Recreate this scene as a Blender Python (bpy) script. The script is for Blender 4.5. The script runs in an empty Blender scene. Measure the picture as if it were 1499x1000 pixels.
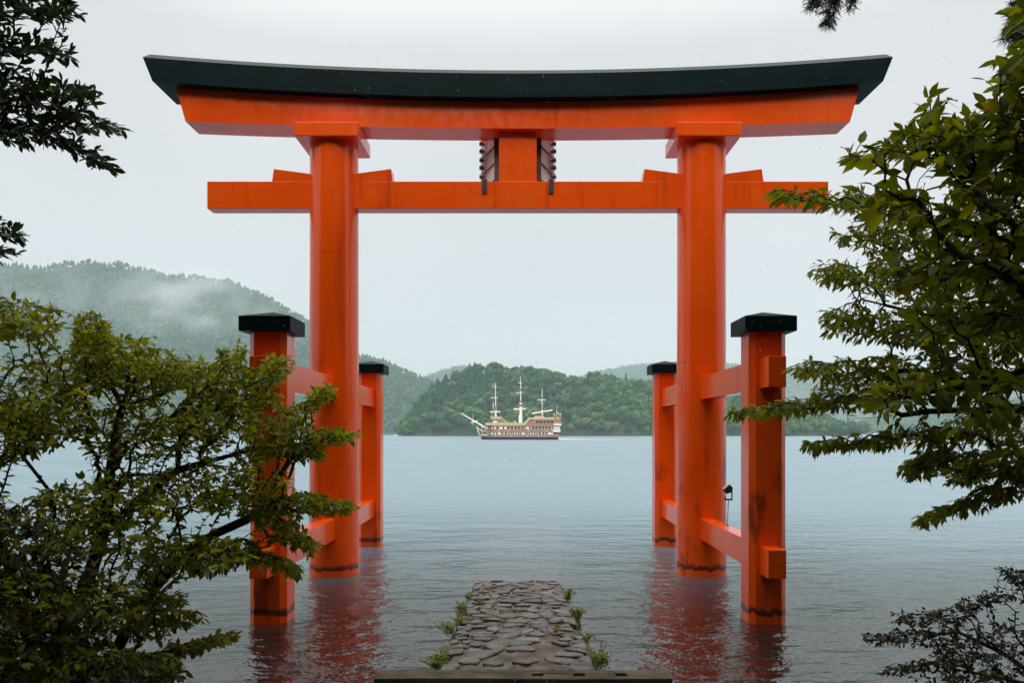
import bpy, bmesh, math, random
import numpy as np
from mathutils import Vector, Matrix

# ------------------------------------------------------------------ camera, sky, sun, exposure
SC = bpy.context.scene
COL = SC.collection
F, VX, VY, H = 1100.0, 758.0, 635.0, 2.7          # focal length in photo pixels, vanishing point, eye height
cam = bpy.data.cameras.new("camera")
cam.sensor_width = 36.0
cam.lens = 36.0 * F / 1499.0
cam.shift_x = -(VX - 749.5) / 1499.0
cam.shift_y = (VY - 500.0) / 1499.0
cam.clip_start = 0.05
cam.clip_end = 9000.0
camo = bpy.data.objects.new("camera", cam)
COL.objects.link(camo)
camo.location = (0, 0, H)
camo.rotation_euler = (math.radians(90), 0, 0)
SC.camera = camo

SUN_ELEV, SUN_AZ = math.radians(36), math.radians(186)   # azimuth from +y (view direction), clockwise
world = bpy.data.worlds.new("World")
SC.world = world
world.use_nodes = True
wn, wl = world.node_tree.nodes, world.node_tree.links
wn.clear()
wo = wn.new("ShaderNodeOutputWorld")
bg = wn.new("ShaderNodeBackground")
bg2 = wn.new("ShaderNodeBackground")
addw = wn.new("ShaderNodeAddShader")
sky = wn.new("ShaderNodeTexSky")
sky.sky_type = 'NISHITA'
sky.sun_disc = False
sky.sun_elevation = SUN_ELEV
sky.sun_rotation = SUN_AZ
sky.air_density = 1.0
sky.dust_density = 4.0
wl.new(sky.outputs[0], bg.inputs[0])
bg.inputs[1].default_value = 0.012               # little blue comes through the cloud deck
tc = wn.new("ShaderNodeTexCoord")
sep = wn.new("ShaderNodeSeparateXYZ")
wl.new(tc.outputs["Generated"], sep.inputs[0])
ramp = wn.new("ShaderNodeValToRGB")              # overcast cloud deck, brightening towards the zenith
cr = ramp.color_ramp
cr.elements[0].position = 0.0; cr.elements[0].color = (0.54, 0.563, 0.583, 1)
cr.elements[1].position = 1.0; cr.elements[1].color = (1.0, 1.0, 1.0, 1)
cr.elements[1].color = (2.6, 2.57, 2.52, 1)
e = cr.elements.new(0.16); e.color = (0.585, 0.592, 0.60, 1)
e = cr.elements.new(0.45); e.color = (0.605, 0.602, 0.60, 1)
wl.new(sep.outputs[2], ramp.inputs[0])
cn = wn.new("ShaderNodeTexNoise")
cn.inputs["Scale"].default_value = 2.2
cn.inputs["Detail"].default_value = 4.0
wl.new(tc.outputs["Generated"], cn.inputs["Vector"])
cmr = wn.new("ShaderNodeMapRange")
cmr.inputs[1].default_value = 0.3; cmr.inputs[2].default_value = 0.7
cmr.inputs[3].default_value = 0.95; cmr.inputs[4].default_value = 1.05
wl.new(cn.outputs[0], cmr.inputs[0])
cmul = wn.new("ShaderNodeMix"); cmul.data_type = 'RGBA'; cmul.blend_type = 'MULTIPLY'
cmul.inputs[0].default_value = 1.0
wl.new(ramp.outputs[0], cmul.inputs[6]); wl.new(cmr.outputs[0], cmul.inputs[7])
wl.new(cmul.outputs[2], bg2.inputs[0])
bg2.inputs[1].default_value = 1.20
wl.new(bg.outputs[0], addw.inputs[0]); wl.new(bg2.outputs[0], addw.inputs[1])
wl.new(addw.outputs[0], wo.inputs[0])

sun = bpy.data.lights.new("sun", 'SUN')
sun.energy = 1.5
sun.angle = math.radians(26)
sun.color = (1.0, 0.97, 0.93)
suno = bpy.data.objects.new("sun", sun)
COL.objects.link(suno)
sd = Vector((math.sin(SUN_AZ) * math.cos(SUN_ELEV), math.cos(SUN_AZ) * math.cos(SUN_ELEV), math.sin(SUN_ELEV)))
suno.rotation_euler = (-sd).to_track_quat('-Z', 'Y').to_euler()
suno.location = (0, -5, 40)

SC.view_settings.view_transform = 'Standard'
SC.view_settings.look = 'None'
SC.view_settings.exposure = 0.0
SC.view_settings.gamma = 1.0
SC.view_settings.use_curve_mapping = False
SC.render.engine = 'CYCLES'
cy = SC.cycles
cy.use_denoising = True
cy.max_bounces = 7
cy.diffuse_bounces = 3
cy.glossy_bounces = 3
cy.transmission_bounces = 4
cy.volume_bounces = 2
cy.transparent_max_bounces = 6
cy.caustics_reflective = False
cy.caustics_refractive = False
cy.sample_clamp_indirect = 6.0

rng = np.random.default_rng(7)
R = math.radians

def W(px, py, D):
    """world point at depth D for a place studied in the photograph"""
    return np.array([(px - VX) / F * D, D, H + (VY - py) / F * D])

# ------------------------------------------------------------------ mesh and tag helpers
def link(o, parent=None):
    COL.objects.link(o)
    if parent is not None:
        o.parent = parent
    return o

def tag(o, label, cat, group=None):
    o["label"] = label
    o["category"] = cat
    if group:
        o["group"] = group
    return o

def kind(o, k):
    o["kind"] = k
    return o

def empty(name, loc=(0, 0, 0), parent=None):
    o = bpy.data.objects.new(name, None)
    o.empty_display_size = 0.2
    link(o, parent)
    o.location = loc
    return o

def np_mesh(name, V, T, mat, parent=None, smooth=False, attrs=None, loc=None):
    """V (n,3), T (m,k) uniform faces"""
    V = np.asarray(V, dtype=np.float32); T = np.asarray(T, dtype=np.int32)
    me = bpy.data.meshes.new(name)
    k = T.shape[1]
    me.vertices.add(len(V)); me.vertices.foreach_set("co", V.ravel())
    me.loops.add(T.size); me.loops.foreach_set("vertex_index", T.ravel())
    me.polygons.add(len(T)); me.polygons.foreach_set("loop_start", np.arange(0, T.size, k, dtype=np.int32))
    me.polygons.foreach_set("use_smooth", np.full(len(T), smooth))
    if attrs:
        for an, av in attrs.items():
            a = me.attributes.new(an, 'FLOAT', 'POINT')
            a.data.foreach_set("value", np.asarray(av, dtype=np.float32))
    me.update(calc_edges=True); me.validate()
    if mat: me.materials.append(mat)
    o = bpy.data.objects.new(name, me)
    link(o, parent)
    if loc is not None: o.location = loc
    return o

def py_mesh(name, verts, faces, mat, parent=None, smooth=False, loc=None):
    me = bpy.data.meshes.new(name)
    me.from_pydata([tuple(map(float, v)) for v in verts], [], faces)
    me.update()
    bm = bmesh.new(); bm.from_mesh(me)
    bmesh.ops.recalc_face_normals(bm, faces=bm.faces)
    bm.to_mesh(me); bm.free()
    if smooth:
        for p in me.polygons: p.use_smooth = True
    if mat: me.materials.append(mat)
    o = bpy.data.objects.new(name, me)
    link(o, parent)
    if loc is not None: o.location = loc
    return o

def bm_obj(name, bm, mat, parent=None, smooth=False, loc=None):
    me = bpy.data.meshes.new(name)
    bmesh.ops.recalc_face_normals(bm, faces=bm.faces)
    bm.to_mesh(me); bm.free()
    if smooth:
        for p in me.polygons: p.use_smooth = True
    if mat: me.materials.append(mat)
    o = bpy.data.objects.new(name, me)
    link(o, parent)
    if loc is not None: o.location = loc
    return o

def bm_box(bm, x0, x1, y0, y1, z0, z1, bev=0.0):
    v = [bm.verts.new(p) for p in ((x0,y0,z0),(x1,y0,z0),(x1,y1,z0),(x0,y1,z0),(x0,y0,z1),(x1,y0,z1),(x1,y1,z1),(x0,y1,z1))]
    fs = [bm.faces.new([v[i] for i in q]) for q in ((0,3,2,1),(4,5,6,7),(0,1,5,4),(1,2,6,5),(2,3,7,6),(3,0,4,7))]
    if bev:
        es = list({e for f in fs for e in f.edges})
        bmesh.ops.bevel(bm, geom=es, offset=bev, segments=2, profile=0.5, affect='EDGES')

def box(name, x0, x1, y0, y1, z0, z1, mat, parent=None, bev=0.0):
    bm = bmesh.new(); bm_box(bm, x0, x1, y0, y1, z0, z1, bev)
    return bm_obj(name, bm, mat, parent)

def bm_tube(bm, p0, p1, r0, r1, n=8, cap=True):
    p0, p1 = Vector(p0), Vector(p1)
    d = (p1 - p0).normalized()
    a = d.orthogonal().normalized(); b = d.cross(a)
    r = []
    for p, rad in ((p0, r0), (p1, r1)):
        r.append([bm.verts.new(p + (a * math.cos(t) + b * math.sin(t)) * rad) for t in [2 * math.pi * i / n for i in range(n)]])
    for i in range(n):
        bm.faces.new((r[0][i], r[0][(i + 1) % n], r[1][(i + 1) % n], r[1][i]))
    if cap:
        bm.faces.new(r[0][::-1]); bm.faces.new(r[1])

def tube(name, p0, p1, r0, r1, mat, parent=None, n=8):
    bm = bmesh.new(); bm_tube(bm, p0, p1, r0, r1, n)
    return bm_obj(name, bm, mat, parent)

def prism(name, poly, axis, a0, a1, mat, parent=None, bev=0.0):
    """polygon of 2-tuples extruded along axis ('x','y','z') from a0 to a1"""
    def p3(u, v, a):
        return {'x': (a, u, v), 'y': (u, a, v), 'z': (u, v, a)}[axis]
    n = len(poly)
    vs = [p3(u, v, a0) for u, v in poly] + [p3(u, v, a1) for u, v in poly]
    fs = [list(range(n))[::-1], list(range(n, 2 * n))] + [[i, (i + 1) % n, n + (i + 1) % n, n + i] for i in range(n)]
    bm = bmesh.new()
    bv = [bm.verts.new(v) for v in vs]
    for f in fs: bm.faces.new([bv[i] for i in f])
    if bev: bmesh.ops.bevel(bm, geom=list(bm.edges), offset=bev, segments=2, profile=0.5, affect='EDGES')
    return bm_obj(name, bm, mat, parent)

# ------------------------------------------------------------------ materials
def newmat(name):
    m = bpy.data.materials.new(name); m.use_nodes = True
    nt = m.node_tree
    b = nt.nodes["Principled BSDF"]
    return m, nt.nodes, nt.links, b

def nd(N, t, **kw):
    n = N.new(t)
    for k, v in kw.items():
        setattr(n, k, v)
    return n

def mixc(N, L, fac, a, b, blend='MIX'):
    m = nd(N, "ShaderNodeMix", data_type='RGBA', blend_type=blend)
    for i, s in ((0, fac), (6, a), (7, b)):
        if isinstance(s, (float, int)): m.inputs[i].default_value = s
        elif isinstance(s, tuple): m.inputs[i].default_value = s if len(s) == 4 else (*s, 1)
        else: L.new(s, m.inputs[i])
    return m.outputs[2]

def math_(N, L, op, a, b=None, c=None, clamp=False):
    m = nd(N, "ShaderNodeMath", operation=op, use_clamp=clamp)
    for i, s in enumerate((a, b, c)):
        if s is None: continue
        if isinstance(s, (float, int)): m.inputs[i].default_value = s
        else: L.new(s, m.inputs[i])
    return m.outputs[0]

def smooth(N, L, v, lo, hi, a=0.0, b=1.0):
    m = nd(N, "ShaderNodeMapRange", interpolation_type='SMOOTHSTEP')
    L.new(v, m.inputs[0])
    for i, s in ((1, lo), (2, hi), (3, a), (4, b)): m.inputs[i].default_value = s
    return m.outputs[0]

def noise(N, L, vec, scale, detail=4.0, rough=0.55, out=0):
    n = nd(N, "ShaderNodeTexNoise")
    n.inputs["Scale"].default_value = scale
    n.inputs["Detail"].default_value = detail
    n.inputs["Roughness"].default_value = rough
    if vec is not None: L.new(vec, n.inputs["Vector"])
    return n.outputs[out]

def mapping(N, L, vec, scale):
    m = nd(N, "ShaderNodeMapping")
    L.new(vec, m.inputs[0]); m.inputs[3].default_value = scale
    return m.outputs[0]

def bump(N, L, h, strength, dist, b):
    n = nd(N, "ShaderNodeBump")
    n.inputs["Strength"].default_value = strength
    n.inputs["Distance"].default_value = dist
    L.new(h, n.inputs["Height"]); L.new(n.outputs[0], b.inputs["Normal"])

def mat_vermilion():
    m, N, L, b = newmat("vermilion_paint")
    g = nd(N, "ShaderNodeNewGeometry").outputs["Position"]
    sx = nd(N, "ShaderNodeSeparateXYZ"); L.new(g, sx.inputs[0])
    base = mixc(N, L, noise(N, L, g, 1.3), (0.88, 0.080, 0.0008), (0.94, 0.105, 0.0014))
    base = mixc(N, L, smooth(N, L, noise(N, L, g, 0.5, 3), 0.55, 0.75, 0, 0.35), base, (0.64, 0.040, 0.002))
    base = mixc(N, L, smooth(N, L, noise(N, L, mapping(N, L, g, (0.9, 0.9, 0.5)), 1.0, 6, 0.65), 0.52, 0.7, 0, 0.55), base, (0.88, 0.135, 0.012))    # sun-faded stretches
    st = noise(N, L, mapping(N, L, g, (5.0, 5.0, 0.35)), 1.0, 5)         # rain streaks down the paint
    base = mixc(N, L, smooth(N, L, st, 0.55, 0.76, 0, 0.5), base, (0.34, 0.030, 0.005))
    # grime patches on the lower stretch of the posts
    gr = smooth(N, L, noise(N, L, mapping(N, L, g, (2.2, 2.2, 0.8)), 1.0, 6), 0.60, 0.72)
    low = smooth(N, L, sx.outputs[2], 1.2, 4.2, 1, 0)
    base = mixc(N, L, math_(N, L, 'MULTIPLY', math_(N, L, 'MULTIPLY', gr, low), 0.75), base, (0.06, 0.018, 0.008))
    # water-line growth
    zz = math_(N, L, 'ADD', sx.outputs[2], math_(N, L, 'MULTIPLY', math_(N, L, 'SUBTRACT', noise(N, L, mapping(N, L, g, (1.0, 1.0, 0.4)), 5.0, 7, 0.7), 0.5), 0.30))
    band = math_(N, L, 'MULTIPLY', smooth(N, L, zz, 0.11, 0.13), smooth(N, L, zz, 0.17, 0.25, 1, 0))
    base = mixc(N, L, math_(N, L, 'MULTIPLY', band, 0.9), base, (0.035, 0.018, 0.010))
    # weld seam of the column sections
    for zs in (2.12, 4.05, 6.1):
        s = math_(N, L, 'LESS_THAN', math_(N, L, 'ABSOLUTE', math_(N, L, 'SUBTRACT', sx.outputs[2], zs)), 0.008)
        nn = math_(N, L, 'MULTIPLY', smooth(N, L, noise(N, L, g, 3.0), 0.45, 0.6, 0, 0.5), math_(N, L, 'LESS_THAN', math_(N, L, 'ABSOLUTE', math_(N, L, 'SUBTRACT', sx.outputs[1], 14.5)), 0.6))
        base = mixc(N, L, math_(N, L, 'MULTIPLY', s, nn), base, (0.16, 0.025, 0.01))
    L.new(base, b.inputs["Base Color"])
    rg = smooth(N, L, noise(N, L, g, 6.0, 5), 0.3, 0.7, 0.12, 0.24)
    L.new(rg, b.inputs["Roughness"])
    b.inputs["Specular IOR Level"].default_value = 0.45
    bump(N, L, noise(N, L, g, 5.0, 4), 0.05, 0.02, b)
    return m

def mat_plain(name, c0, c1, rough=0.5, scale=4.0, metallic=0.0, bmp=0.15, spec=0.5):
    m, N, L, b = newmat(name)
    g = nd(N, "ShaderNodeTexCoord").outputs["Object"]
    n = noise(N, L, g, scale, 5)
    L.new(mixc(N, L, smooth(N, L, n, 0.3, 0.7), c0, c1), b.inputs["Base Color"])
    b.inputs["Roughness"].default_value = rough
    b.inputs["Metallic"].default_value = metallic
    b.inputs["Specular IOR Level"].default_value = spec
    if bmp: bump(N, L, noise(N, L, g, scale * 5, 5), bmp, 0.02, b)
    return m

def mat_leaf(name, dark, mid, light, trans=0.45, rough=0.38, odd=None):
    m, N, L, b = newmat(name)
    at = nd(N, "ShaderNodeAttribute", attribute_name="tint")
    oi = nd(N, "ShaderNodeObjectInfo")
    t = math_(N, L, 'FRACT', math_(N, L, 'ADD', at.outputs["Fac"], oi.outputs["Random"]))
    rp = nd(N, "ShaderNodeValToRGB")
    el = rp.color_ramp.elements
    el[0].position = 0.0; el[0].color = (*dark, 1)
    el[1].position = 1.0; el[1].color = (*light, 1)
    x = el.new(0.5); x.color = (*mid, 1)
    if odd:
        el[2].position = 0.985
        x = el.new(0.996); x.color = (*odd, 1)
    L.new(t, rp.inputs[0])
    g = nd(N, "ShaderNodeNewGeometry").outputs["Position"]
    c = mixc(N, L, noise(N, L, g, 30.0, 2), rp.outputs[0], (0.5, 0.5, 0.5), 'OVERLAY')
    L.new(c, b.inputs["Base Color"])
    b.inputs["Roughness"].default_value = rough
    b.inputs["Specular IOR Level"].default_value = 0.25
    tr = nd(N, "ShaderNodeBsdfTranslucent")
    L.new(mixc(N, L, 1.0, c, (1.25, 1.2, 0.5), 'MULTIPLY'), tr.inputs[0])
    ms = nd(N, "ShaderNodeMixShader"); ms.inputs[0].default_value = trans
    L.new(b.outputs[0], ms.inputs[1]); L.new(tr.outputs[0], ms.inputs[2])
    L.new(ms.outputs[0], N["Material Output"].inputs["Surface"])
    return m

def mat_far(name, cols):
    """far foliage: one hue per tree"""
    m, N, L, b = newmat(name)
    at = nd(N, "ShaderNodeAttribute", attribute_name="tint")
    oi = nd(N, "ShaderNodeObjectInfo")
    t = math_(N, L, 'FRACT', math_(N, L, 'ADD', at.outputs["Fac"], oi.outputs["Random"]))
    rp = nd(N, "ShaderNodeValToRGB")
    el = rp.color_ramp.elements
    el[0].color = (*cols[0], 1); el[1].color = (*cols[-1], 1)
    for i, c in enumerate(cols[1:-1]):
        x = el.new((i + 1) / (len(cols) - 1)); x.color = (*c, 1)
    L.new(t, rp.inputs[0])
    g = nd(N, "ShaderNodeNewGeometry").outputs["Position"]
    c = mixc(N, L, smooth(N, L, noise(N, L, g, 0.35, 4), 0.3, 0.7), mixc(N, L, 1.0, rp.outputs[0], (0.62, 0.66, 0.62), 'MULTIPLY'), rp.outputs[0])
    L.new(c, b.inputs["Base Color"])
    b.inputs["Roughness"].default_value = 0.8
    b.inputs["Specular IOR Level"].default_value = 0.15
    return m

def mat_bark(name, c0, c1):
    m, N, L, b = newmat(name)
    g = nd(N, "ShaderNodeTexCoord").outputs["Object"]
    n = noise(N, L, mapping(N, L, g, (14, 14, 3)), 1.0, 6)
    L.new(mixc(N, L, n, c0, c1), b.inputs["Base Color"])
    b.inputs["Roughness"].default_value = 0.7
    bump(N, L, n, 0.5, 0.02, b)
    return m

def mat_water():
    m, N, L, b = newmat("lake_water")
    g = nd(N, "ShaderNodeNewGeometry").outputs["Position"]
    sx = nd(N, "ShaderNodeSeparateXYZ"); L.new(g, sx.inputs[0])
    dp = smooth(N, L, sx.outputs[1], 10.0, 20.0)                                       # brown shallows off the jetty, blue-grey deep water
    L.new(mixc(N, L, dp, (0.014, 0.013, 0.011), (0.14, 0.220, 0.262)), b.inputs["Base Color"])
    patch = noise(N, L, mapping(N, L, g, (0.035, 0.10, 1)), 1.0, 3, 0.55)                # calm and ruffled patches
    L.new(math_(N, L, 'MULTIPLY', smooth(N, L, sx.outputs[1], 11.0, 38.0, 0.05, 0.40), smooth(N, L, patch, 0.3, 0.7, 0.75, 1.2)), b.inputs["Roughness"])
    b.inputs["IOR"].default_value = 1.62
    w1 = noise(N, L, mapping(N, L, g, (0.55, 1.1, 1)), 1.0, 3, 0.5)
    w2 = noise(N, L, mapping(N, L, g, (2.6, 4.2, 1)), 1.0, 3, 0.55)
    w3 = noise(N, L, mapping(N, L, g, (9.0, 13.0, 1)), 1.0, 3, 0.6)
    vo = nd(N, "ShaderNodeTexVoronoi"); vo.inputs["Scale"].default_value = 3.2      # raindrop rings
    L.new(g, vo.inputs["Vector"])
    d = vo.outputs["Distance"]
    ring = math_(N, L, 'MULTIPLY', math_(N, L, 'SINE', math_(N, L, 'MULTIPLY', d, 55.0)), smooth(N, L, d, 0.0, 0.30, 1, 0))
    h = math_(N, L, 'ADD', math_(N, L, 'MULTIPLY', w1, 0.42), math_(N, L, 'MULTIPLY', w2, 0.17))
    h = math_(N, L, 'ADD', h, math_(N, L, 'MULTIPLY', w3, 0.030))
    h = math_(N, L, 'ADD', h, math_(N, L, 'MULTIPLY', ring, 0.0045))
    h = math_(N, L, 'MULTIPLY', h, math_(N, L, 'MULTIPLY', smooth(N, L, sx.outputs[1], 14.0, 60.0, 1, 0.06), smooth(N, L, patch, 0.3, 0.7, 0.7, 1.25)))           # far wavelets are too fine to resolve: gloss takes over
    w0 = noise(N, L, mapping(N, L, g, (0.16, 0.42, 1)), 1.0, 4, 0.6)
    h = math_(N, L, 'ADD', h, math_(N, L, 'MULTIPLY', math_(N, L, 'MULTIPLY', w0, smooth(N, L, sx.outputs[1], 20.0, 45.0, 1, 0.05)), 0.22))
    bump(N, L, h, 1.0, 0.36, b)
    return m

def mat_stone():
    m, N, L, b = newmat("wet_stone")
    g = nd(N, "ShaderNodeNewGeometry").outputs["Position"]
    oi = nd(N, "ShaderNodeObjectInfo").outputs["Random"]
    rp = nd(N, "ShaderNodeValToRGB")
    el = rp.color_ramp.elements
    el[0].color = (0.070, 0.055, 0.040, 1); el[1].color = (0.22, 0.20, 0.18, 1)
    x = el.new(0.35); x.color = (0.10, 0.080, 0.060, 1)
    x = el.new(0.7); x.color = (0.13, 0.118, 0.105, 1)
    L.new(oi, rp.inputs[0])
    n = noise(N, L, g, 16.0, 8, 0.65)
    c = mixc(N, L, smooth(N, L, n, 0.3, 0.7), mixc(N, L, 1.0, rp.outputs[0], (0.5, 0.47, 0.44), 'MULTIPLY'), rp.outputs[0])
    mo = smooth(N, L, noise(N, L, g, 3.0, 5), 0.60, 0.72, 0, 0.75)
    c = mixc(N, L, mo, c, (0.045, 0.050, 0.012))
    L.new(c, b.inputs["Base Color"])
    L.new(smooth(N, L, noise(N, L, g, 9.0, 4), 0.3, 0.7, 0.26, 0.62), b.inputs["Roughness"])
    bump(N, L, n, 0.6, 0.02, b)
    return m

def mat_bed():
    m, N, L, b = newmat("muddy_mortar_and_moss")
    g = nd(N, "ShaderNodeNewGeometry").outputs["Position"]
    sx = nd(N, "ShaderNodeSeparateXYZ"); L.new(g, sx.inputs[0])
    n = noise(N, L, g, 14.0, 8, 0.65)
    c = mixc(N, L, n, (0.040, 0.028, 0.018), (0.150, 0.110, 0.075))
    ax = math_(N, L, 'ADD', math_(N, L, 'ABSOLUTE', sx.outputs[0]), math_(N, L, 'MULTIPLY', math_(N, L, 'SUBTRACT', noise(N, L, g, 4.0, 5), 0.5), 0.7))
    mo = smooth(N, L, ax, 0.56, 0.78)
    c = mixc(N, L, mo, c, mixc(N, L, noise(N, L, g, 20.0), (0.030, 0.036, 0.006), (0.12, 0.13, 0.016)))
    pm = smooth(N, L, noise(N, L, g, 2.3, 5), 0.60, 0.68, 0, 0.8)
    c = mixc(N, L, pm, c, (0.05, 0.06, 0.012))
    L.new(c, b.inputs["Base Color"])
    L.new(smooth(N, L, noise(N, L, g, 3.0, 5), 0.4, 0.6, 0.3, 0.8), b.inputs["Roughness"])
    bump(N, L, n, 0.8, 0.03, b)
    return m

def mat_ground():
    m, N, L, b = newmat("forest_floor")
    g = nd(N, "ShaderNodeNewGeometry").outputs["Position"]
    n = noise(N, L, g, 3.0, 8, 0.65)
    c = mixc(N, L, n, (0.018, 0.014, 0.009), (0.075, 0.058, 0.035))
    c = mixc(N, L, smooth(N, L, noise(N, L, g, 0.7, 5), 0.5, 0.65, 0, 0.7), c, (0.03, 0.042, 0.012))
    L.new(c, b.inputs["Base Color"]); b.inputs["Roughness"].default_value = 0.9
    bump(N, L, n, 0.7, 0.05, b)
    return m

M = {}
M['red'] = mat_vermilion()
M['cap'] = mat_plain("dark_green_copper_sheet", (0.0015, 0.0085, 0.0095), (0.003, 0.014, 0.0155), 0.5, 2.0, 0.0, 0.10, 0.06)
M['water'] = mat_water()
M['stone'] = mat_stone()
M['bed'] = mat_bed()
M['ground'] = mat_ground()
M['kerb'] = mat_plain("mossy_kerb_stone", (0.030, 0.026, 0.010), (0.11, 0.082, 0.046), 0.85, 3.0, 0.0, 0.8)
M['wood_grey'] = mat_plain("weathered_grey_wood", (0.60, 0.60, 0.59), (0.78, 0.77, 0.75), 0.7, 3.0)
M['wood_brown'] = mat_plain("dark_brown_wood", (0.055, 0.03, 0.02), (0.12, 0.07, 0.05), 0.6, 4.0)
M['black'] = mat_plain("black_iron", (0.010, 0.012, 0.012), (0.02, 0.024, 0.024), 0.4, 4.0)
M['metal'] = mat_plain("grey_metal", (0.25, 0.26, 0.27), (0.4, 0.41, 0.42), 0.35, 6.0, 0.8)
M['glass'] = mat_plain("dark_window_glass", (0.02, 0.025, 0.03), (0.05, 0.055, 0.06), 0.1, 3.0, 0, 0)
M['lens'] = mat_plain("lamp_lens", (0.55, 0.58, 0.6), (0.65, 0.68, 0.7), 0.15, 3.0, 0, 0)
M['leaf_maple'] = mat_leaf("olive_leaf", (0.11, 0.14, 0.006), (0.23, 0.255, 0.010), (0.40, 0.40, 0.016), 0.5, odd=(0.42, 0.38, 0.04))
M['leaf_big'] = mat_leaf("broad_leaf", (0.095, 0.125, 0.006), (0.19, 0.225, 0.008), (0.32, 0.33, 0.010), 0.5, odd=(0.36, 0.22, 0.02))
M['leaf_fine'] = mat_leaf("small_pointed_leaf", (0.11, 0.145, 0.006), (0.20, 0.24, 0.008), (0.33, 0.345, 0.012), 0.5)
M['leaf_shrub'] = mat_leaf("dull_shrub_leaf", (0.020, 0.028, 0.008), (0.040, 0.048, 0.012), (0.085, 0.08, 0.02), 0.3, odd=(0.35, 0.05, 0.02))
M['leaf_camellia'] = mat_leaf("glossy_evergreen_leaf", (0.016, 0.038, 0.016), (0.030, 0.060, 0.020), (0.06, 0.085, 0.022), 0.25, 0.28, odd=(0.26, 0.22, 0.03))
M['needle'] = mat_leaf("cedar_needle", (0.012, 0.026, 0.012), (0.020, 0.040, 0.016), (0.035, 0.055, 0.02), 0.15, 0.5)
M['weed'] = mat_leaf("weed_leaf", (0.13, 0.165, 0.008), (0.23, 0.26, 0.012), (0.36, 0.36, 0.02), 0.45)
M['bark'] = mat_bark("dark_wet_bark", (0.010, 0.008, 0.006), (0.045, 0.035, 0.026))
M['cedar_bark'] = mat_bark("cedar_bark", (0.03, 0.018, 0.012), (0.09, 0.055, 0.038))
GREENS = [(0.016, 0.075, 0.022), (0.030, 0.115, 0.028), (0.060, 0.165, 0.034), (0.036, 0.130, 0.034), (0.085, 0.175, 0.034), (0.105, 0.165, 0.036), (0.042, 0.140, 0.034)]
M['far_broad'] = mat_far("far_broadleaf", GREENS)
M['far_conifer'] = mat_far("far_conifer", [(0.008, 0.060, 0.026), (0.016, 0.088, 0.034), (0.030, 0.120, 0.040), (0.012, 0.075, 0.030)])
M['hill'] = mat_plain("wooded_hill_floor", (0.016, 0.036, 0.016), (0.035, 0.065, 0.024), 0.95, 0.02, 0, 0)
M['far_hill'] = mat_plain("distant_wooded_hill", (0.020, 0.042, 0.022), (0.045, 0.075, 0.030), 0.95, 0.02, 0, 0)

# ------------------------------------------------------------------ the setting: lake and far hills
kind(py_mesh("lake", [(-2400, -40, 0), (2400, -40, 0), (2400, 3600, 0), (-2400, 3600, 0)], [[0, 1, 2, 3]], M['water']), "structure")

def vnoise(x, y, seed=0, octaves=4):
    """cheap smooth value noise on arrays, about -1..1"""
    out = np.zeros_like(x, dtype=float); amp = 1.0; tot = 0
    for o in range(octaves):
        f = 2.0 ** o
        xi, yi = x * f + seed * 17.3, y * f + seed * 9.1
        x0, y0 = np.floor(xi), np.floor(yi)
        fx, fy = xi - x0, yi - y0
        fx = fx * fx * (3 - 2 * fx); fy = fy * fy * (3 - 2 * fy)
        def h(a, b):
            s = np.sin(a * 127.1 + b * 311.7 + o * 53.7) * 43758.5453
            return s - np.floor(s)
        v = (h(x0, y0) * (1 - fx) + h(x0 + 1, y0) * fx) * (1 - fy) + (h(x0, y0 + 1) * (1 - fx) + h(x0 + 1, y0 + 1) * fx) * fy
        out += (v * 2 - 1) * amp; tot += amp; amp *= 0.5
    return out / tot

class Hill:
    """a wooded hill: a ridge line and a shore line with a slope between and a back slope"""
    def __init__(s, ridge, Ds, Dr, treeh, seed, rough=0.05, pw=0.75):
        s.rx = np.array([p[0] for p in ridge], float); s.ry = np.array([p[1] for p in ridge], float)
        s.Ds, s.Dr, s.th, s.seed, s.rough, s.pw = Ds, Dr, treeh, seed, rough, pw
    def pos(s, u, t):
        u = np.asarray(u, float); t = np.asarray(t, float)
        D = s.Ds + (s.Dr - s.Ds) * t + 18 * vnoise(u / 40, u * 0, s.seed) * np.clip(t * 3, 0.15, 1)
        zr = np.maximum(H + (VY - np.interp(u, s.rx, s.ry)) / F * s.Dr - s.th, 0.0)
        prof = np.where(t <= 1, np.clip(t, 0, 1) ** s.pw, 1 - 0.9 * (np.clip(t, 1, 2) - 1) ** 1.3)
        z = zr * prof * (1 + s.rough * vnoise(u / 45, t * 4, s.seed + 3) * np.clip(4 * t * np.maximum(1.15 - t, 0), 0, 1))
        z = np.where(t <= 0.001, -1.5, z + np.minimum(0.6, 20 * t))
        return np.stack([(u - VX) / F * D, D, z], -1)
    def mesh(s, name, mat, nu=150, nt=40):
        u = np.linspace(s.rx[0], s.rx[-1], nu); t = np.linspace(0, 1.6, nt)
        U, T = np.meshgrid(u, t)
        P = s.pos(U.ravel(), T.ravel())
        i = np.arange(nu * nt).reshape(nt, nu)
        Q = np.stack([i[:-1, :-1], i[:-1, 1:], i[1:, 1:], i[1:, :-1]], -1).reshape(-1, 4)
        return kind(np_mesh(name, P, Q, mat, smooth=True), "structure")

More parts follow.
